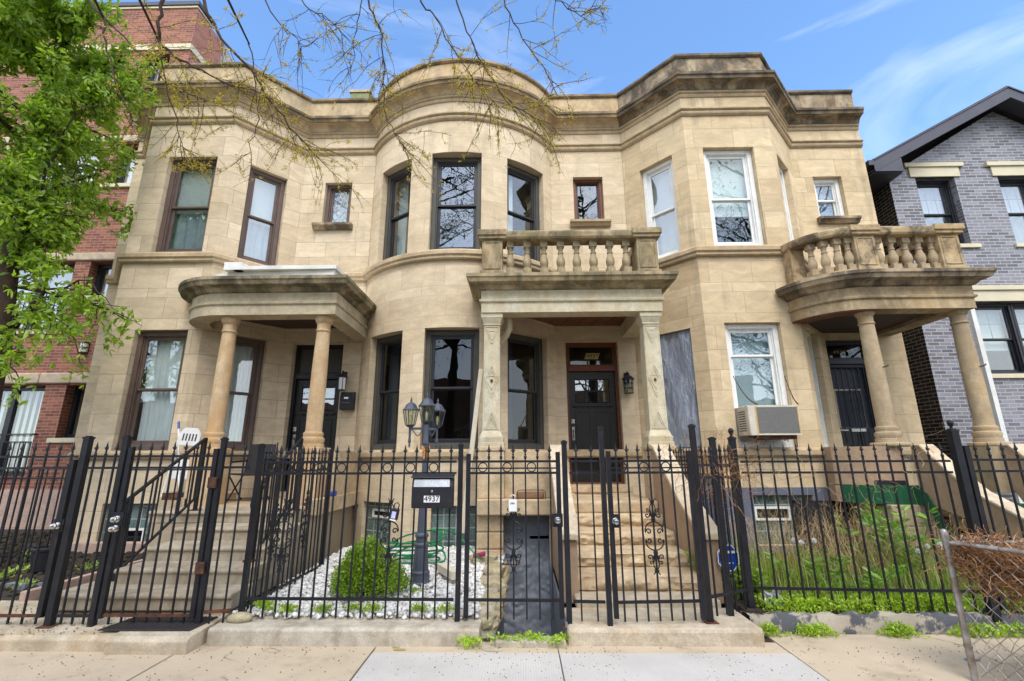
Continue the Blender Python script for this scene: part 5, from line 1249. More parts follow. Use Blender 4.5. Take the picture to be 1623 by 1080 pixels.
b = MB(); b.M = Matrix.Rotation(R(-14),4,'Y'); b.add(V, [(j*(n+1)+i,j*(n+1)+i+1,(j+1)*(n+1)+i+1,(j+1)*(n+1)+i) for j in range(n) for i in range(n)]); B('bag', b, MT['white_pl'], lr); b = MB(); b.M = Matrix.Rotation(R(-14),4,'Y'); b.box(-.07,-.02,-.07,-.062,.0,.05); b.box(.0,.06,-.072,-.064,-.02,.0); B('print', b, MT['blue_pl'], lr)
# plant pot
pp = E('plant_pot', (-6.32,6.60,.19), 'black plastic pot with a few weeds on the dark soil bed', 'plant pot'); b = MB(); b.lathe([(.125,0),(.155,.24),(.165,.245),(.172,.27),(.165,.29),(.155,.285),(.150,.24)], (0,0,0), 20); B('pot_body', b, MT['black_pl'], pp, 40); b = MB(); b.lathe([(.148,.22),(.02,.235)], (0,0,0), 16); B('pot_soil', b, MT['soil'], pp)
# stones bordering the areaway
for i, (x, y, z, sx, sy, sz, rz) in enumerate([(-.50,6.93,.20,.20,.14,.17,24),(-.34,6.42,.14,.14,.19,.18,-14),(-.33,5.93,.10,.15,.20,.20,10),(-.38,5.40,.08,.17,.22,.17,-16),(-.36,4.98,.06,.13,.13,.13,-24)]):
    V = []; n = 9
    b = MB()
    bm = bmesh.new(); bmesh.ops.create_icosphere(bm, subdivisions=4, radius=1)
    for v in bm.verts:
        c = v.co.copy(); q = max(abs(c.x),abs(c.y),abs(c.z)); c2 = c.lerp(c/q, .62)
        c2 *= 1+.28*mnoise.noise(c*1.3+Vector((i*5,0,0)))+.12*mnoise.noise(c*3.5+Vector((i*5,3,0)))+.05*mnoise.noise(c*9); v.co = (c2.x*sx, c2.y*sy, c2.z*sz*.75)
    me = bpy.data.meshes.new('border_stone'); bm.to_mesh(me); bm.free(); me.shade_smooth(); me.set_sharp_from_angle(angle=R(25))
    o = link('border_stone', me, MT['stone_block'], None, (x,y,z), (0,0,R(rz)))
    tag(o, ['yellow border stone nearest the porch pier at the back of the gravel', 'second border stone from the porch pier, tall and mossy', 'middle border stone along the basement entry', 'fourth border stone from the porch pier, low and flat', 'small border stone at the front fence by the gate hinge'][i], 'stone', 'yellow stones edging the gravel by the basement entry')
o = MB(); bm = bmesh.new(); bmesh.ops.create_icosphere(bm, subdivisions=2, radius=1)
for v in bm.verts: v.co = (v.co.x*.12*(1+.15*rng.normal()*.5), v.co.y*.07, v.co.z*.05)
me = bpy.data.meshes.new('corner_stone'); bm.to_mesh(me); bm.free(); me.shade_smooth(); o = link('corner_stone', me, MT['stone_block'], None, (-2.62,4.78,.17)); tag(o, 'flat rounded stone at the left front corner of the gravel garden', 'stone')

def mark(name, x, y, z, r, m, lab):
    b = MB(); n = 26; b.add([(x+r*(1+.5*mnoise.noise(Vector((math.cos(a)*1.5,math.sin(a)*1.5,x))))*math.cos(a)*1.6, y+r*.8*(1+.5*mnoise.noise(Vector((math.cos(a)*1.5,math.sin(a)*1.5,y+3))))*math.sin(a), z) for a in [2*math.pi*i/n for i in range(n)]], [tuple(range(n))])
    o = B(name, b, m); o['kind'] = 'structure'
mark('paint_mark', -1.05, 4.53, .0035, .035, MT['gold'], ''); mark('paint_mark', -1.10, 4.58, .0035, .022, MT['gold'], ''); mark('asphalt_patch', -.25, 4.54, .0035, .06, MT['kerb'], '')
mark('paint_mark', 3.62, 4.35, .0035, .04, simple('faded_blue_paint', (.12,.2,.42), None, 8, .8, 0), '')
# ------------------------------------------------------------------ loose stuff on the ground
def scatter(name, n, fx, fz, size, mat, flat=.6, sub=1, jit=.25, kind='stuff'):
    bm = bmesh.new(); bmesh.ops.create_icosphere(bm, subdivisions=sub, radius=1); bm.verts.ensure_lookup_table()
    base = np.array([v.co[:] for v in bm.verts]); F = np.array([[v.index for v in f.verts] for f in bm.faces]); bm.free()
    P = fx(n); n = len(P); Vs = np.zeros((n, len(base), 3))
    S = size[0]+(size[1]-size[0])*rng.random((n,1,1)); sc_ = np.stack([1+.5*rng.random(n), .8+.4*rng.random(n), flat+.3*rng.random(n)], 1)[:,None,:]
    ns = 1+jit*(rng.random((n, len(base), 1))-.5)
    q = base[None]*S*sc_*ns; a = rng.random(n)*6.28; b = rng.normal(0,.4,n); ca, sa = np.cos(a)[:,None], np.sin(a)[:,None]; cb, sb = np.cos(b)[:,None], np.sin(b)[:,None]
    x, y, z = q[...,0], q[...,1], q[...,2]; y, z = y*cb-z*sb, y*sb+z*cb; x, y = x*ca-y*sa, x*sa+y*ca
    Vs[...,0] = x+P[:,0:1]; Vs[...,1] = y+P[:,1:2]; Vs[...,2] = z+fz(P)[:,None]
    FF = (F[None]+(np.arange(n)*len(base))[:,None,None]).reshape(-1,3)
    o = rawmesh(name, Vs.reshape(-1,3), FF, mat, None, True); o['kind'] = kind; return o
def in_gravel(n):
    x = rng.uniform(-2.74,-.26,n); y = rng.uniform(4.84,7.9,n); keep = ~((x > -.50) & (y < 6.9)) & ~((np.hypot(x+1.22,y-10.25) < 2.33)) | ((x>-.6)&(x<-.42)&(y<6.0))
    return np.stack([x,y],1)[keep]
gz = lambda P: .155+.035*np.clip((P[:,1]-4.9)/1.3,0,1)+.03*np.clip((P[:,1]-6.2)/1.5,0,1)+rng.uniform(0,.035,len(P))
scatter('white_gravel', 9000, in_gravel, gz, (.014,.032), MT['pebble'], .6, 1, .35)
def litterpts(n):
    x = rng.uniform(-9,7,n); y = 4.62-2.2*rng.random(n)**1.5; P = np.stack([x,y],1); return P[np.array([mnoise.noise(Vector((a*1.3,b*1.6,2))) for a,b in P])+.5*rng.random(n) > .05]
t = simple('fallen_bud', (.25,.16,.06), (.13,.08,.035), 40, .9, 0)
scatter('fallen_buds', 3600, litterpts, lambda P: np.full(len(P),.006), (.002,.0055), t, .5, 1, .4)
scatter('fallen_buds_apron', 400, lambda n: np.stack([rng.uniform(-6,-2.85,n), rng.uniform(4.48,5.2,n)],1), lambda P: .118+.055*np.clip((P[:,1]-4.48)/.8,0,1)+.004, (.003,.008), t, .5, 1, .4)
scatter('soil_clods', 2600, lambda n: np.stack([rng.uniform(-10,-5.3,n), rng.uniform(5.6,9.5,n)],1), lambda P: .13+.024*(P[:,1]-5.35)+rng.uniform(-.01,.02,len(P)), (.012,.045), MT['soil'], .6, 1, .5)

def blades(name, P, z, h, w, mat, lean=.35, seg=3, kind='stuff', droop=.0):
    """grass blades: P (n,2), heights, widths"""
    n = len(P); a = rng.random(n)*6.28; l = lean*rng.random(n); ds = np.stack([np.cos(a),np.sin(a)],1); sd = np.stack([-np.sin(a),np.cos(a)],1)
    V = np.zeros((n, 2*(seg+1), 3))
    for k in range(seg+1):
        t = k/seg; off = ds*(h*l*t**1.8)[:,None]; ww = (w*(1-t*.92)/2)[:,None]*sd
        zz = z + h*t*(1-droop*l*t)
        for s_, c in ((0,-1),(1,1)):
            V[:,2*k+s_,0] = P[:,0]+off[:,0]+c*ww[:,0]; V[:,2*k+s_,1] = P[:,1]+off[:,1]+c*ww[:,1]; V[:,2*k+s_,2] = zz
    f = np.array([[2*k,2*k+1,2*k+3,2*k+2] for k in range(seg)]); F = (f[None]+(np.arange(n)*2*(seg+1))[:,None,None]).reshape(-1,4)
    o = rawmesh(name, V.reshape(-1,3), F, mat); o['kind'] = kind; return o
n = 5200; P = np.stack([rng.uniform(2.18,5.4,n), rng.uniform(5.15,7.3,n)],1); P = P[np.array([mnoise.noise(Vector((a*1.8,b*1.8,0))) for a,b in P])+.75*rng.random(n) > .12]; n = len(P)
blades('long_grass', P, .15, .09+.30*rng.random(n)**1.9*(1+.5*np.sin(P[:,0]*3)), .006+.008*rng.random(n), MT['grass'], .75, 4)
n = 420; P = np.stack([rng.uniform(2.75,4.9,n), rng.uniform(5.6,7.2,n)],1)
blades('dry_stalks', P, .16, .35+.60*rng.random(n)*np.clip(1.25-np.abs(P[:,0]-3.75)*.55,.3,1), .003+.003*rng.random(n), MT['straw'], .9, 5)
def dry_twigs(name, n, box, hmin, hmax, mat, r=.0022):
    mb = MB()
    for i in range(n):
        x, y, z = (rng.uniform(*box[0]), rng.uniform(*box[1]), box[2]); h = rng.uniform(hmin,hmax); p = [Vector((x,y,z))]; d = Vector((rng.normal()*.25, rng.normal()*.25, 1))
        for k in range(5): d += Vector((rng.normal()*.22, rng.normal()*.22, 0)); p.append(p[-1]+d.normalized()*h/5)
        mb.tube(p, [r*1.3,r*1.2,r,r,r*.8,r*.5], 3, False)
        for q in range(3):
            s = p[2+q%3]; e = s+Vector((rng.normal()*.12, rng.normal()*.10, .08+.10*rng.random())); mb.tube([s, s.lerp(e,.5)+Vector((0,0,.02)), e], r*.6, 3, False)
    o = B(name, mb, mat); o['kind'] = 'stuff'; return o
dry_twigs('dry_weeds', 210, ((3.0,4.9),(5.6,7.3),.18), .45, 1.0, MT['straw'])
# leafy tufts (leaf = small folded blade cluster)
def leaves_at(P, D, size, mat, name, parent=None, fold=.25, aspect=.42, droop=0., kind=None):
    """P (n,3) bases, D (n,3) directions, size (n,): six-vertex leaf"""
    n = len(P); D = D/np.linalg.norm(D,axis=1,keepdims=True); r = rng.normal(size=(n,3)); S = np.cross(D, r); S /= np.linalg.norm(S,axis=1,keepdims=True)+1e-9; N = np.cross(S, D)
    s = size[:,None]; V = np.zeros((n,6,3)); dz = np.array([0,0,-1.])*droop
    V[:,0] = P; V[:,1] = P+D*s*.45+S*s*aspect*.5+N*s*fold*.3; V[:,2] = P+D*s*.8+S*s*aspect*.35+N*s*fold*.15+dz*s*.2; V[:,3] = P+D*s+dz*s*.4
    V[:,4] = P+D*s*.8-S*s*aspect*.35+N*s*fold*.15+dz*s*.2; V[:,5] = P+D*s*.45-S*s*aspect*.5+N*s*fold*.3
    b = (np.arange(n)*6)[:,None]; F = np.concatenate([b+np.array([[0,1,2,3]]), b+np.array([[0,3,4,5]])],1).reshape(-1,4)
    o = rawmesh(name, V.reshape(-1,3), F, mat, parent)
    if kind: o['kind'] = kind
    return o
def rdir(n, up=.0, ax=None):
    d = rng.normal(size=(n,3)); d[:,2] += up
    if ax is not None: d += ax
    return d/np.linalg.norm(d,axis=1,keepdims=True)
# sedum carpet along the right kerb
n = 14000; x = rng.uniform(2.15,5.6,n); y = 5.02+np.abs(rng.normal(0,.13,n)); dens = np.sin(x*5.1)+np.sin(x*2.3+1)+.7*np.sin(x*11); k = dens+1.6*rng.random(n) > np.where(x < 3.1, .9, -.9); x, y = x[k], y[k]
z = .14+.11*rng.random(len(x))*np.clip(1.2-(y-5.02)*1.2,.3,1); leaves_at(np.stack([x,y,z],1), rdir(len(x),1.2), .018+.022*rng.random(len(x)), MT['sedum'], 'sedum_carpet', None, .3, .6, 0, 'stuff')
n = 2600; c = rng.choice(np.array([2.27,2.62,2.75,3.4,3.5,4.05,4.15,4.25,4.4,4.55,4.7,4.85]), n); x = c+rng.normal(0,.07,n); y = 4.90-np.abs(rng.normal(0,.045,n)); z = .01+.09*rng.random(n)*np.exp(-((x-c)/.1)**2); leaves_at(np.stack([x,y,z],1), rdir(n,1.0), .016+.022*rng.random(n), MT['sedum'], 'sedum_tufts', None, .3, .6, 0, 'stuff')
n = 1500; c = rng.integers(0,9,n); cx = np.array([-2.45,-2.22,-1.6,-1.42,-.98,-.72,-2.55,-1.15,-1.9])[c]; cy = np.array([4.93,4.90,4.92,4.92,4.92,4.91,5.05,5.5,4.9])[c]
x = cx+rng.normal(0,.045,n); y = cy+rng.normal(0,.03,n); z = .19+.05*rng.random(n); leaves_at(np.stack([x,y,z],1), rdir(n,.8), .014+.02*rng.random(n), MT['sedum'], 'gravel_weeds', None, .3, .6, 0, 'stuff')
n = 760; c = rng.integers(0,8,n); cx = np.array([-.47,-.20,-.05,.12,.28,.36,-.42,.05])[c]; cy = np.array([4.58,4.63,4.60,4.62,4.58,4.66,4.54,4.68])[c]
x = cx+rng.normal(0,.05,n); y = cy+rng.normal(0,.025,n); z = .03+.05*rng.random(n); leaves_at(np.stack([x,y,z],1), rdir(n,.8), .014+.022*rng.random(n), MT['sedum'], 'kerb_weeds', None, .3, .6, 0, 'stuff')
n = 500; c = rng.integers(0,14,n); cx = rng.uniform(-8.5,-5.5,14)[c]; cy = rng.uniform(5.8,8.,14)[c]; leaves_at(np.stack([cx+rng.normal(0,.06,n), cy+rng.normal(0,.06,n), .14+.024*(cy-5.35)+.08*rng.random(n)],1), rdir(n,.7), .03+.04*rng.random(n), MT['grass'], 'bed_weeds', None, .3, .5, 0, 'stuff')
# tall broadleaf weed clump, sprigs by the sign
def leafy_weed(lab, x, y, h, nst, spread, mat='weed', size=.10):
    t = E('leafy_weed', (x,y,.15), lab, 'weed'); st = MB(); Ps = []; Ds = []
    for i in range(nst):
        bx, by = rng.normal(0,spread*.35), rng.normal(0,spread*.35); tx, ty = bx*2.2, by*2.2; hh = h*(.65+.4*rng.random())
        pts = [Vector((bx+(tx-bx)*s, by+(ty-by)*s, hh*s)) for s in np.linspace(0,1,6)]; st.tube(pts, .006, 4)
        for q in range(22): s = .2+.8*rng.random(); p = pts[0].lerp(pts[-1], s); a = rng.random()*6.28; Ps.append(p[:]); Ds.append((math.cos(a),math.sin(a),.35+.4*rng.random()))
    B('stem', st, MT['weed'], t); leaves_at(np.array(Ps), np.array(Ds), size*(.6+.6*rng.random(len(Ps))), MT[mat], 'foliage', t, .25, .30, .3)
leafy_weed('tall leafy green weed clump in front of the dark void under the right stoop', 4.62, 6.35, .80, 15, .34, 'weed', .15)
leafy_weed('low leafy weed clump in the middle of the weedy yard', 3.35, 5.75, .36, 12, .4, 'weed', .11)
leafy_weed('leafy weed at the foot of the ball-topped fence post', 2.42, 5.35, .34, 6, .16, 'grass', .14)
leafy_weed('green weed sprouting beside the blue yard sign', 2.10, 5.75, .50, 6, .14, 'grass', .11)
for i, (x,y,z) in enumerate([(3.02,5.62,.70),(3.12,5.66,.67),(3.23,5.6,.70),(4.30,5.55,.60),(4.45,5.6,.64),(4.57,5.58,.66),(4.72,5.5,.62)]):
    d = E('dandelion', (x,y,.16), 'white dandelion seed head on a thin stalk among the weeds', 'dandelion', 'dandelion seed heads in the weedy yard'); b = MB(); b.tube([(0,0,0),(.01,0,(z-.16)*.5),(0,0,z-.16)], .002, 4); B('stalk', b, MT['grass'], d)
    m = 120; dd = rdir(m); leaves_at(np.tile(np.array([[0,0,z-.16]]),(m,1))+dd*.004, dd, np.full(m,.026), MT['white'], 'seed_head', d, 0, .18)
# boxwood
bx = E('boxwood_shrub', (-1.66,5.42,.17), 'bright green boxwood shrub growing in the white gravel', 'shrub'); Ps = []; Ds = []
for i in range(900):
    d = rdir(1)[0]; d[2] = abs(d[2])*1.35-.35; rr = (.19+.165*rng.random()**.6)*(1+.20*math.sin(5*d[0]+2)+.10*math.sin(7*d[1])); c = np.array([d[0]*rr*1.0, d[1]*rr*.95, .20+d[2]*rr*.80])
    if c[2] < .02: continue
    for q in range(22): Ps.append(c+rng.normal(0,.030,3)); Ds.append(d+rng.normal(0,.6,3)+np.array([0,0,.5]))
leaves_at(np.array(Ps), np.array(Ds), .022+.018*rng.random(len(Ps)), MT['boxwood'], 'foliage', bx, .3, .55)
b = MB()
for i in range(16): d = rdir(1,.8)[0]; b.tube([(0,0,0), tuple(d*.18), tuple(d*.36+np.array([0,0,.05]))], [.012,.008,.004], 5)
B('stem', b, MT['bark'], bx)
# dry vines on the fences
def tangle(name, n, fn, mat, lab, cat, r=.0022, step=.05, k=12):
    mb = MB()
    for i in range(n):
        p = Vector(fn()); d = Vector(rng.normal(size=3)).normalized(); pts = [p]
        for q in range(k): d = (d+Vector(rng.normal(size=3))*.55).normalized(); p = p+d*step; pts.append(p)
        mb.tube(pts, r*(.6+.8*rng.random()), 3, False)
    o = B(name, mb, mat); tag(o, lab, cat); return o
tangle('dry_vine', 130, lambda: (rng.uniform(1.75,2.45), 5.1+rng.normal()*.07, 1.50+rng.normal()*.10) if rng.random() < .65 else (2.28+rng.normal()*.04, rng.uniform(5.1,7.4), 1.35+rng.normal()*.16), MT['vine'], 'tangle of dry orange vines over the fence corner beside the 4937 steps', 'dry vine', .0018)
tangle('dry_vine', 36, lambda: (rng.uniform(2.4,4.4), 5.03+rng.normal()*.03, 1.45+rng.normal()*.12), MT['straw'], 'thin pale dry vines along the top rails of the weedy yard fence', 'dry vine', .0016)
tangle('dry_vine', 2700, lambda: (lambda s,u: (3.38+s*(.62+.5*u), 4.0-s*1.25*(1-u)*.9, .90-.46*rng.random()**1.2*(.35+s)+.02*math.sin(s*9)))(rng.random()**.8, rng.random()), MT['vine'], 'thick heap of dry orange vines caught in the chain-link fence', 'dry vine', .0022, .034, 8)
# ------------------------------------------------------------------ trees
def branch_pts(p0, d0, L, n, wob, grav=0.):
    p = Vector(p0); d = Vector(d0).normalized(); pts = [p.copy()]
    for i in range(n): d = (d + Vector(rng.normal(size=3))*wob + Vector((0,0,-grav))).normalized(); p = p + d*(L/n); pts.append(p.copy())
    return pts
def taper(r0, r1, n): return [r0+(r1-r0)*i/(n-1) for i in range(n)]
# big green tree at the left
tr = E('green_tree', (-7.4,6.5,.1), 'leafy green tree with a dark trunk in front of the red brick building', 'tree'); tk = MB(); lb_ = MB()
T0 = [(0,0,0),(-.12,0,1.8),(-.26,.02,3.3),(-.42,0,4.6),(-.55,.05,5.9),(-.62,0,7.4),(-.60,.1,9.2)]
tk.tube(T0, [.17,.14,.125,.11,.09,.065,.03], 12); B('trunk', tk, MT['bark'], tr, 60)
tips = []
LIM = lambda z: np.interp(z,[3,4,4.6,5.9,7.5,9.6],[.9,1.1,.22,-.04,.24,.62])
def prune(pts):
    k = 1
    while k < len(pts) and pts[k].x < LIM(pts[k].z+.1): k += 1
    return pts[:max(2,k)]
for i in range(46):
    s = .36+.62*rng.random(); k = s*6; j = int(k); p = Vector(T0[j]).lerp(Vector(T0[min(6,j+1)]), k-j); a = rng.random()*6.28
    L = (2.6 if s < .8 else 1.7)*(.5+.5*rng.random()); pts = prune(branch_pts(p, (math.cos(a),math.sin(a)*.75,.35+.35*rng.random()-.5*(s<.5)), L, 7, .14, .05))
    lb_.tube(pts, taper(.035,.008,len(pts)), 6); tips.append((pts, L))
    for q in range(5):
        c = pts[min(len(pts)-1,2+rng.integers(0,6))]; sub = prune(branch_pts(c, Vector(rng.normal(size=3))+Vector((math.cos(a),math.sin(a),-.1)), .5+.5*rng.random(), 5, .2, .06)); lb_.tube(sub, taper(.011,.003,len(sub)), 4); tips.append((sub, .8))
for tgt in ((1.2,-.1,4.0),(.95,.1,3.75),(.65,-.2,3.4),(.45,0,5.2),(.35,.1,6.2),(.5,-.3,7.0),(.25,-.3,2.75)):
    p = Vector(T0[3 if tgt[2] > 4.6 else 2]); e = Vector(tgt); pts = [p.lerp(e, t_)+Vector((0,0,.35*math.sin(t_*math.pi)))+Vector(rng.normal(size=3))*.04 for t_ in np.linspace(0,1,8)]
    lb_.tube(pts, taper(.03,.006,8), 5); tips.append((pts[3:], 1.3))
    for q in range(5): sub = branch_pts(pts[3+q%5], Vector(rng.normal(size=3))+Vector((.5,0,-.1)), .5, 5, .2, .08); lb_.tube(sub, taper(.009,.003,6), 4); tips.append((sub, .8))
B('limb', lb_, MT['bark'], tr)
Ps = []; Ds = []
for pts, L in tips:
    m = int(150*L*(.40 if pts[0].z < 7.0 else .75))
    for q in range(m):
        s = rng.random()*(len(pts)-1); j = int(s); c = pts[j].lerp(pts[min(len(pts)-1,j+1)], s-j); c = np.array(c)+rng.normal(0,.085,3); c[2] -= .05
        Ps.append(c); Ds.append(rng.normal(0,.7,3)+np.array([.15,-.2,-.45]))
Ps = np.array(Ps); Ds = np.array(Ds); keep = (Ps[:,0]+.06*rng.normal(size=len(Ps)) < np.interp(Ps[:,2]+.1,[3,4,4.6,5.9,7.5,9.6],[.9,1.1,.22,-.04,.24,.62])) & ((Ps[:,2] > 4.4) | (rng.random(len(Ps)) < .36)) ; Ps, Ds = Ps[keep], Ds[keep]
m = len(Ps); D2 = np.repeat(Ds,3,0)+rng.normal(0,.55,(m*3,3)); leaves_at(np.repeat(Ps,3,0), D2, .075+.055*rng.random(m*3), MT['leaf'], 'foliage', tr, .25, .36, .35)
# budding tree overhead: trunk on the parkway behind the camera, limbs reach over the street side of the houses
bt = E('budding_tree', (-2.6,-1.6,0), 'budding tree with bare brown hanging branches and yellow-green buds above the houses', 'tree')
OFF = Vector((-2.6,-1.6,0))
tk = MB(); tk.tube([(0,0,-.1),(.03,0,1.5),(-.02,.05,3.2),(.1,.2,4.6),(.2,.6,6.0)], [.24,.2,.18,.16,.12], 12); B('trunk', tk, MT['bark'], bt, 60)
lim = MB(); tw = MB(); BP = []; BD = []
def buds_on(pts, dens, a=0., cl=6):
    dens *= .5
    for j in range(len(pts)-1):
        L = (pts[j+1]-pts[j]).length
        for q in range(rng.poisson(dens*L)):
            c = pts[j].lerp(pts[j+1], rng.random())
            for w_ in range(cl): BP.append(np.array(c)+rng.normal(0,.011,3)); BD.append(rng.normal(0,1,3)+np.array([0,0,.3]))
def twigs(pts, n, L, dens, grav=.05, r=.005, depth=1, fwd=.7):
    for q in range(n):
        j = 1+int(rng.random()**.8*(len(pts)-2)); d = (pts[min(len(pts)-1,j+1)]-pts[j-1]).normalized()
        dd = d*fwd+Vector(rng.normal(size=3))*.55; l = L*(.35+.8*rng.random()); sub = branch_pts(pts[j], dd, l, 6, .13, grav); tw.tube(sub, taper(r, r*.35, 7), 4, False); buds_on(sub[1:], dens)
        if depth: twigs(sub, 3, L*.45, dens*1.2, grav, r*.6, depth-1, fwd)
# limbs as world points (x, y, z)
LIMBS = [([(-4.33, 4.2, 7.92), (-4.13, 4.23, 6.79), (-4.15, 4.27, 6.47), (-4.12, 4.3, 6.25), (-3.87, 4.33, 6.04), (-3.53, 4.37, 5.85), (-3.08, 4.4, 5.61)], 0.03, 0.008, 16, 0.8, 26, 0.04), ([(-4.07, 4.3, 8.06), (-3.71, 4.35, 6.83), (-3.49, 4.4, 6.41), (-3.13, 4.45, 6.01), (-2.84, 4.5, 5.61), (-2.53, 4.55, 5.18), (-2.27, 4.6, 4.92)], 0.028, 0.006, 22, 0.8, 26, 0.05), ([(-5.73, 4.4, 8.26), (-5.25, 4.43, 7.06), (-5.05, 4.47, 6.81), (-4.93, 4.5, 6.37), (-4.68, 4.53, 5.76), (-4.54, 4.57, 5.48), (-4.41, 4.6, 5.25)], 0.022, 0.005, 10, 0.6, 10, 0.06), ([(-5.06, 4.5, 6.83), (-4.5, 4.55, 6.32), (-4.23, 4.6, 5.99), (-3.95, 4.65, 5.85), (-3.62, 4.7, 5.75)], 0.014, 0.004, 14, 0.6, 30, 0.04), ([(-4.25, 4.4, 6.43), (-4.05, 4.43, 5.74), (-3.87, 4.45, 5.33), (-3.8, 4.47, 5.06), (-3.69, 4.5, 4.91)], 0.012, 0.004, 10, 0.5, 28, 0.06), ([(-3.21, 4.5, 6.42), (-3.06, 4.5, 5.87), (-2.97, 4.5, 5.35), (-3.01, 4.5, 4.94), (-3.17, 4.5, 4.78)], 0.01, 0.003, 6, 0.45, 16, 0.0), ([(-1.87, 4.0, 7.55), (-1.65, 4.04, 6.49), (-1.51, 4.08, 6.19), (-1.44, 4.12, 5.65), (-1.38, 4.16, 5.04), (-1.19, 4.2, 4.69)], 0.016, 0.004, 16, 0.7, 22, 0.07), ([(-1.29, 4.0, 7.53), (-1.05, 4.06, 6.5), (-0.9, 4.12, 6.31), (-0.75, 4.18, 6.02), (-0.41, 4.24, 5.49), (-0.14, 4.3, 5.22)], 0.014, 0.003, 14, 0.7, 20, 0.06), ([(-0.87, 4.1, 7.67), (-0.67, 4.14, 6.59), (-0.52, 4.18, 6.1), (-0.31, 4.22, 5.64), (-0.04, 4.26, 5.26), (0.3, 4.3, 5.05)], 0.014, 0.003, 14, 0.7, 20, 0.06), ([(-0.2, 4.0, 7.5), (-0.13, 4.05, 6.38), (0.07, 4.1, 6.0), (0.33, 4.15, 5.55), (0.43, 4.2, 5.28)], 0.012, 0.003, 10, 0.6, 18, 0.06), ([(0.16, 4.0, 7.49), (0.42, 4.03, 6.43), (0.69, 4.07, 6.29), (0.94, 4.1, 6.41)], 0.01, 0.003, 10, 0.5, 12, 0.02), ([(-2.73, 4.0, 7.39), (-2.35, 4.03, 6.42), (-2.07, 4.07, 6.28), (-1.86, 4.1, 6.05)], 0.01, 0.003, 10, 0.5, 10, 0.04), ([(-1.57, 4.0, 7.35), (-1.72, 4.03, 6.4), (-1.77, 4.07, 6.01), (-1.78, 4.1, 5.55)], 0.01, 0.003, 6, 0.5, 10, 0.05), ([(-3.25, 4.1, 7.54), (-2.76, 4.13, 6.46), (-2.45, 4.17, 6.14), (-2.37, 4.2, 5.91)], 0.012, 0.003, 10, 0.6, 10, 0.05)]
for P_, r0, r1, nt, L, dens, grav in LIMBS:
    pts = [Vector(p)-OFF for p in P_]; fine = []
    for a_, b_ in zip(pts, pts[1:]):
        for k in range(4): fine.append(a_.lerp(b_, k/4)+Vector(rng.normal(size=3))*.012)
    fine.append(pts[-1]); lim.tube(fine, taper(r0*.78, r1*.8, len(fine)), 7); buds_on(fine[len(fine)//2:], dens*.5); twigs(fine[len(fine)//4:], int(nt*1.45), L, dens, grav+.02, .0042)
for tgt in LIMBS:
    p = Vector(tgt[0][0])-OFF; s = Vector((.15,.5,5.6)); lim.tube([s, s.lerp(p,.5)+Vector((0,0,.5)), p], [.06, (.05+tgt[1])/2, tgt[1]], 7)
B('limb', lim, MT['twig'], bt, 60); B('twig', tw, MT['twig'], bt)
leaves_at(np.array(BP), np.array(BD), .011+.017*rng.random(len(BP)), MT['bud'], 'bud', bt, .3, .5)
# street trees on the far side of the road: seen only as reflections in the panes
ft = MB(); FP = []; FD = []
for x, y, h in ((-15,-11,19),(-10,-9.5,20),(-5.2,-9,21),(-.5,-10,20),(4.2,-9,19),(9,-10,21),(14,-9.5,19),(20,-11,20)):
    ft.tube([(x,y,0),(x+.2,y,3),(x,y,h*.9)], [.3,.24,.05], 8)
    for i in range(44):
        s = .25+.72*rng.random(); a = rng.random()*6.28; pts = branch_pts((x,y,h*s), (math.cos(a),math.sin(a),.55), h*.26*(.5+.6*rng.random()), 6, .15); ft.tube(pts, taper(.07,.01,7), 5, False)
        for q in range(5):
            sub = branch_pts(pts[2+q%5], Vector(rng.normal(size=3))+Vector((0,0,.2)), 1.2, 4, .2); ft.tube(sub, taper(.018,.006,5), 3, False)
            for w_ in range(int(9+30*(x<-4 or x>8))): c = sub[rng.integers(1,5)]; FP.append(np.array(c)+rng.normal(0,.30,3)); FD.append(rng.normal(size=3))
o = B('far_trees', ft, MT['bark']); o['kind'] = 'stuff'
o2 = leaves_at(np.array(FP), np.array(FD), .08+.07*rng.random(len(FP)), MT['rearleaf'], 'far_foliage', None, .2, .5, 0, 'stuff')
fb_ = MB()
for x0, x1, h in ((-40,-16,7),(-15,-3,9),(-2,9,8),(10,22,9),(23,40,7)): fb_.box(x0,x1,-34,-28,0,h)
o = bwall('far_houses', fb_, MT['red_brick'], None); o['kind'] = 'structure'

# ------------------------------------------------------------------ sky, sun, camera
wd = bpy.data.worlds.new('World'); SC.world = wd; wd.use_nodes = True; nt = wd.node_tree; nt.nodes.clear()
out = nt.nodes.new('ShaderNodeOutputWorld'); bg = nt.nodes.new('ShaderNodeBackground'); sky = nt.nodes.new('ShaderNodeTexSky')
EL, AZ = SUN_EL, SUN_AZ
sky.sky_type = 'NISHITA'; sky.sun_disc = False; sky.sun_elevation = R(EL); sky.sun_rotation = R(AZ); sky.altitude = 150; sky.air_density = 1.0; sky.dust_density = .6; sky.ozone_density = 2.0
hs_ = nt.nodes.new('ShaderNodeHueSaturation'); hs_.inputs['Saturation'].default_value = SKY_SAT; hs_.inputs['Value'].default_value = SKY_VAL
nt.links.new(sky.outputs[0], hs_.inputs['Color'])
tc = nt.nodes.new('ShaderNodeTexCoord'); mp_ = nt.nodes.new('ShaderNodeMapping'); mp_.inputs['Scale'].default_value = (1.0,1.0,4.2); mp_.inputs['Rotation'].default_value = (0,R(-12),R(20))
nt.links.new(tc.outputs['Generated'], mp_.inputs[0])
nz = nt.nodes.new('ShaderNodeTexNoise'); nz.inputs['Scale'].default_value = 2.4; nz.inputs['Detail'].default_value = 7; nz.inputs['Roughness'].default_value = .55; nz.inputs['Distortion'].default_value = .8; nt.links.new(mp_.outputs[0], nz.inputs['Vector'])
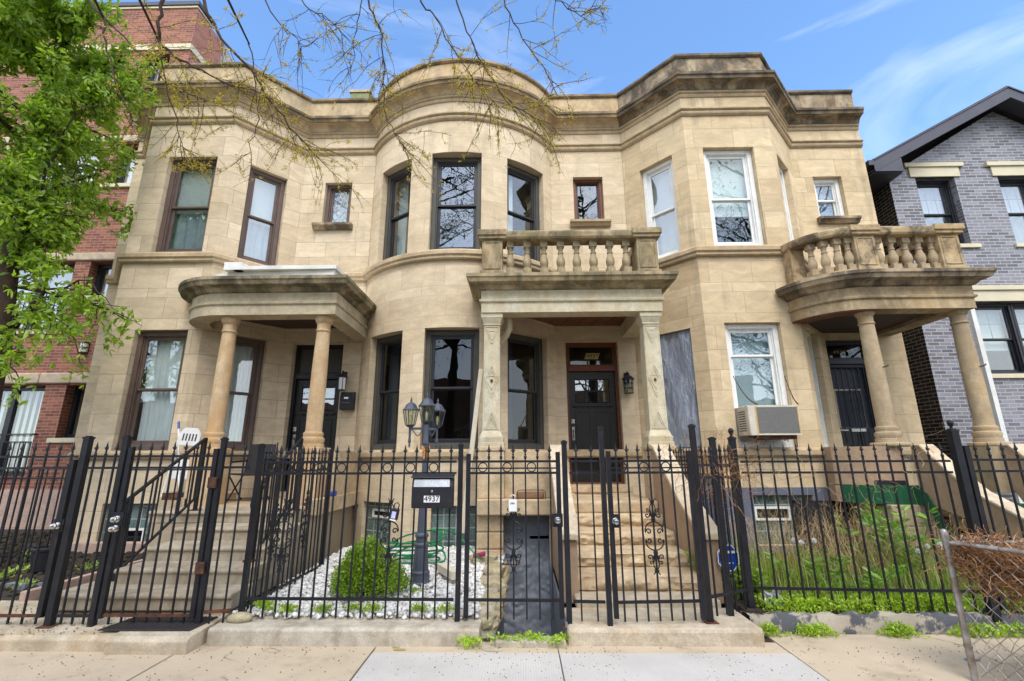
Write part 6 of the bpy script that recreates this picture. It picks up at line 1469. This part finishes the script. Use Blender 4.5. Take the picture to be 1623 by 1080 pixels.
sx_ = nt.nodes.new('ShaderNodeSeparateXYZ'); nt.links.new(tc.outputs['Generated'], sx_.inputs[0])
ma_ = nt.nodes.new('ShaderNodeMath'); ma_.operation = 'MULTIPLY_ADD'; nt.links.new(sx_.outputs['Y'], ma_.inputs[0]); ma_.inputs[1].default_value = -.10; nt.links.new(nz.outputs['Fac'], ma_.inputs[2])
mr_ = nt.nodes.new('ShaderNodeMapRange'); mr_.inputs['From Min'].default_value = .42; mr_.inputs['From Max'].default_value = -.15; nt.links.new(sx_.outputs['Y'], mr_.inputs['Value'])
nb_ = nt.nodes.new('ShaderNodeTexNoise'); nb_.inputs['Scale'].default_value = 3.2; nb_.inputs['Detail'].default_value = 6; nt.links.new(tc.outputs['Generated'], nb_.inputs['Vector'])
rb_ = nt.nodes.new('ShaderNodeValToRGB'); rb_.color_ramp.elements[0].position = .36; rb_.color_ramp.elements[1].position = .62; rb_.color_ramp.elements[0].color = (.35,.35,.35,1); rb_.color_ramp.elements[1].color = (.92,.92,.92,1); nt.links.new(nb_.outputs['Fac'], rb_.inputs[0])
mb_ = nt.nodes.new('ShaderNodeMath'); mb_.operation = 'MULTIPLY'; nt.links.new(mr_.outputs[0], mb_.inputs[0]); nt.links.new(rb_.outputs[0], mb_.inputs[1])   # cloud bank over the street side
rp = nt.nodes.new('ShaderNodeValToRGB'); rp.color_ramp.elements[0].position = .44; rp.color_ramp.elements[1].position = .75; rp.color_ramp.elements[0].color = (0,0,0,1); rp.color_ramp.elements[1].color = (CLOUD,)*3+(1,); nt.links.new(ma_.outputs[0], rp.inputs[0])
mxw = nt.nodes.new('ShaderNodeMix'); mxw.data_type = 'RGBA'; mm_ = nt.nodes.new('ShaderNodeMath'); mm_.operation = 'MAXIMUM'; nt.links.new(rp.outputs[0], mm_.inputs[0]); nt.links.new(mb_.outputs[0], mm_.inputs[1]); nt.links.new(mm_.outputs[0], mxw.inputs[0]); nt.links.new(hs_.outputs[0], mxw.inputs[6]); mxw.inputs[7].default_value = (CLOUD_V*.97,CLOUD_V*.985,CLOUD_V,1)
nt.links.new(mxw.outputs[2], bg.inputs[0]); bg.inputs[1].default_value = SKY_STR; nt.links.new(bg.outputs[0], out.inputs[0])
sl_ = bpy.data.lights.new('sun', 'SUN'); sl_.energy = SUN_STR; sl_.angle = R(SUN_ANG); sl_.color = (1,.955,.89); so = bpy.data.objects.new('sun', sl_); COL.objects.link(so)
sd_ = Vector((math.cos(R(EL))*math.sin(R(AZ)), math.cos(R(EL))*math.cos(R(AZ)), math.sin(R(EL))))
so.rotation_euler = (-sd_).to_track_quat('-Z', 'Y').to_euler()
cam = bpy.data.cameras.new('camera'); cam.sensor_width = 36; cam.lens = 740/1623*36; cam.clip_end = 600; cam.clip_start = .05; co = bpy.data.objects.new('camera', cam); COL.objects.link(co)
p_, r_, y_ = R(14.1), R(-.25), R(1.0); cp, sp, cy, sy = math.cos(p_), math.sin(p_), math.cos(y_), math.sin(y_)
f = Vector((-sy*cp, cy*cp, sp)); r0 = Vector((cy, sy, 0)); u = r0.cross(f); rr = r0*math.cos(r_)+u*math.sin(r_); uu = -r0*math.sin(r_)+u*math.cos(r_)
co.matrix_world = Matrix(((rr.x,uu.x,-f.x,0),(rr.y,uu.y,-f.y,0),(rr.z,uu.z,-f.z,1.6),(0,0,0,1))); SC.camera = co
SC.view_settings.view_transform = 'Standard'; SC.view_settings.look = 'None'; SC.view_settings.exposure = EXPOSURE; SC.view_settings.gamma = 1
SC.cycles.use_denoising = True; SC.cycles.max_bounces = 8; SC.cycles.transparent_max_bounces = 16
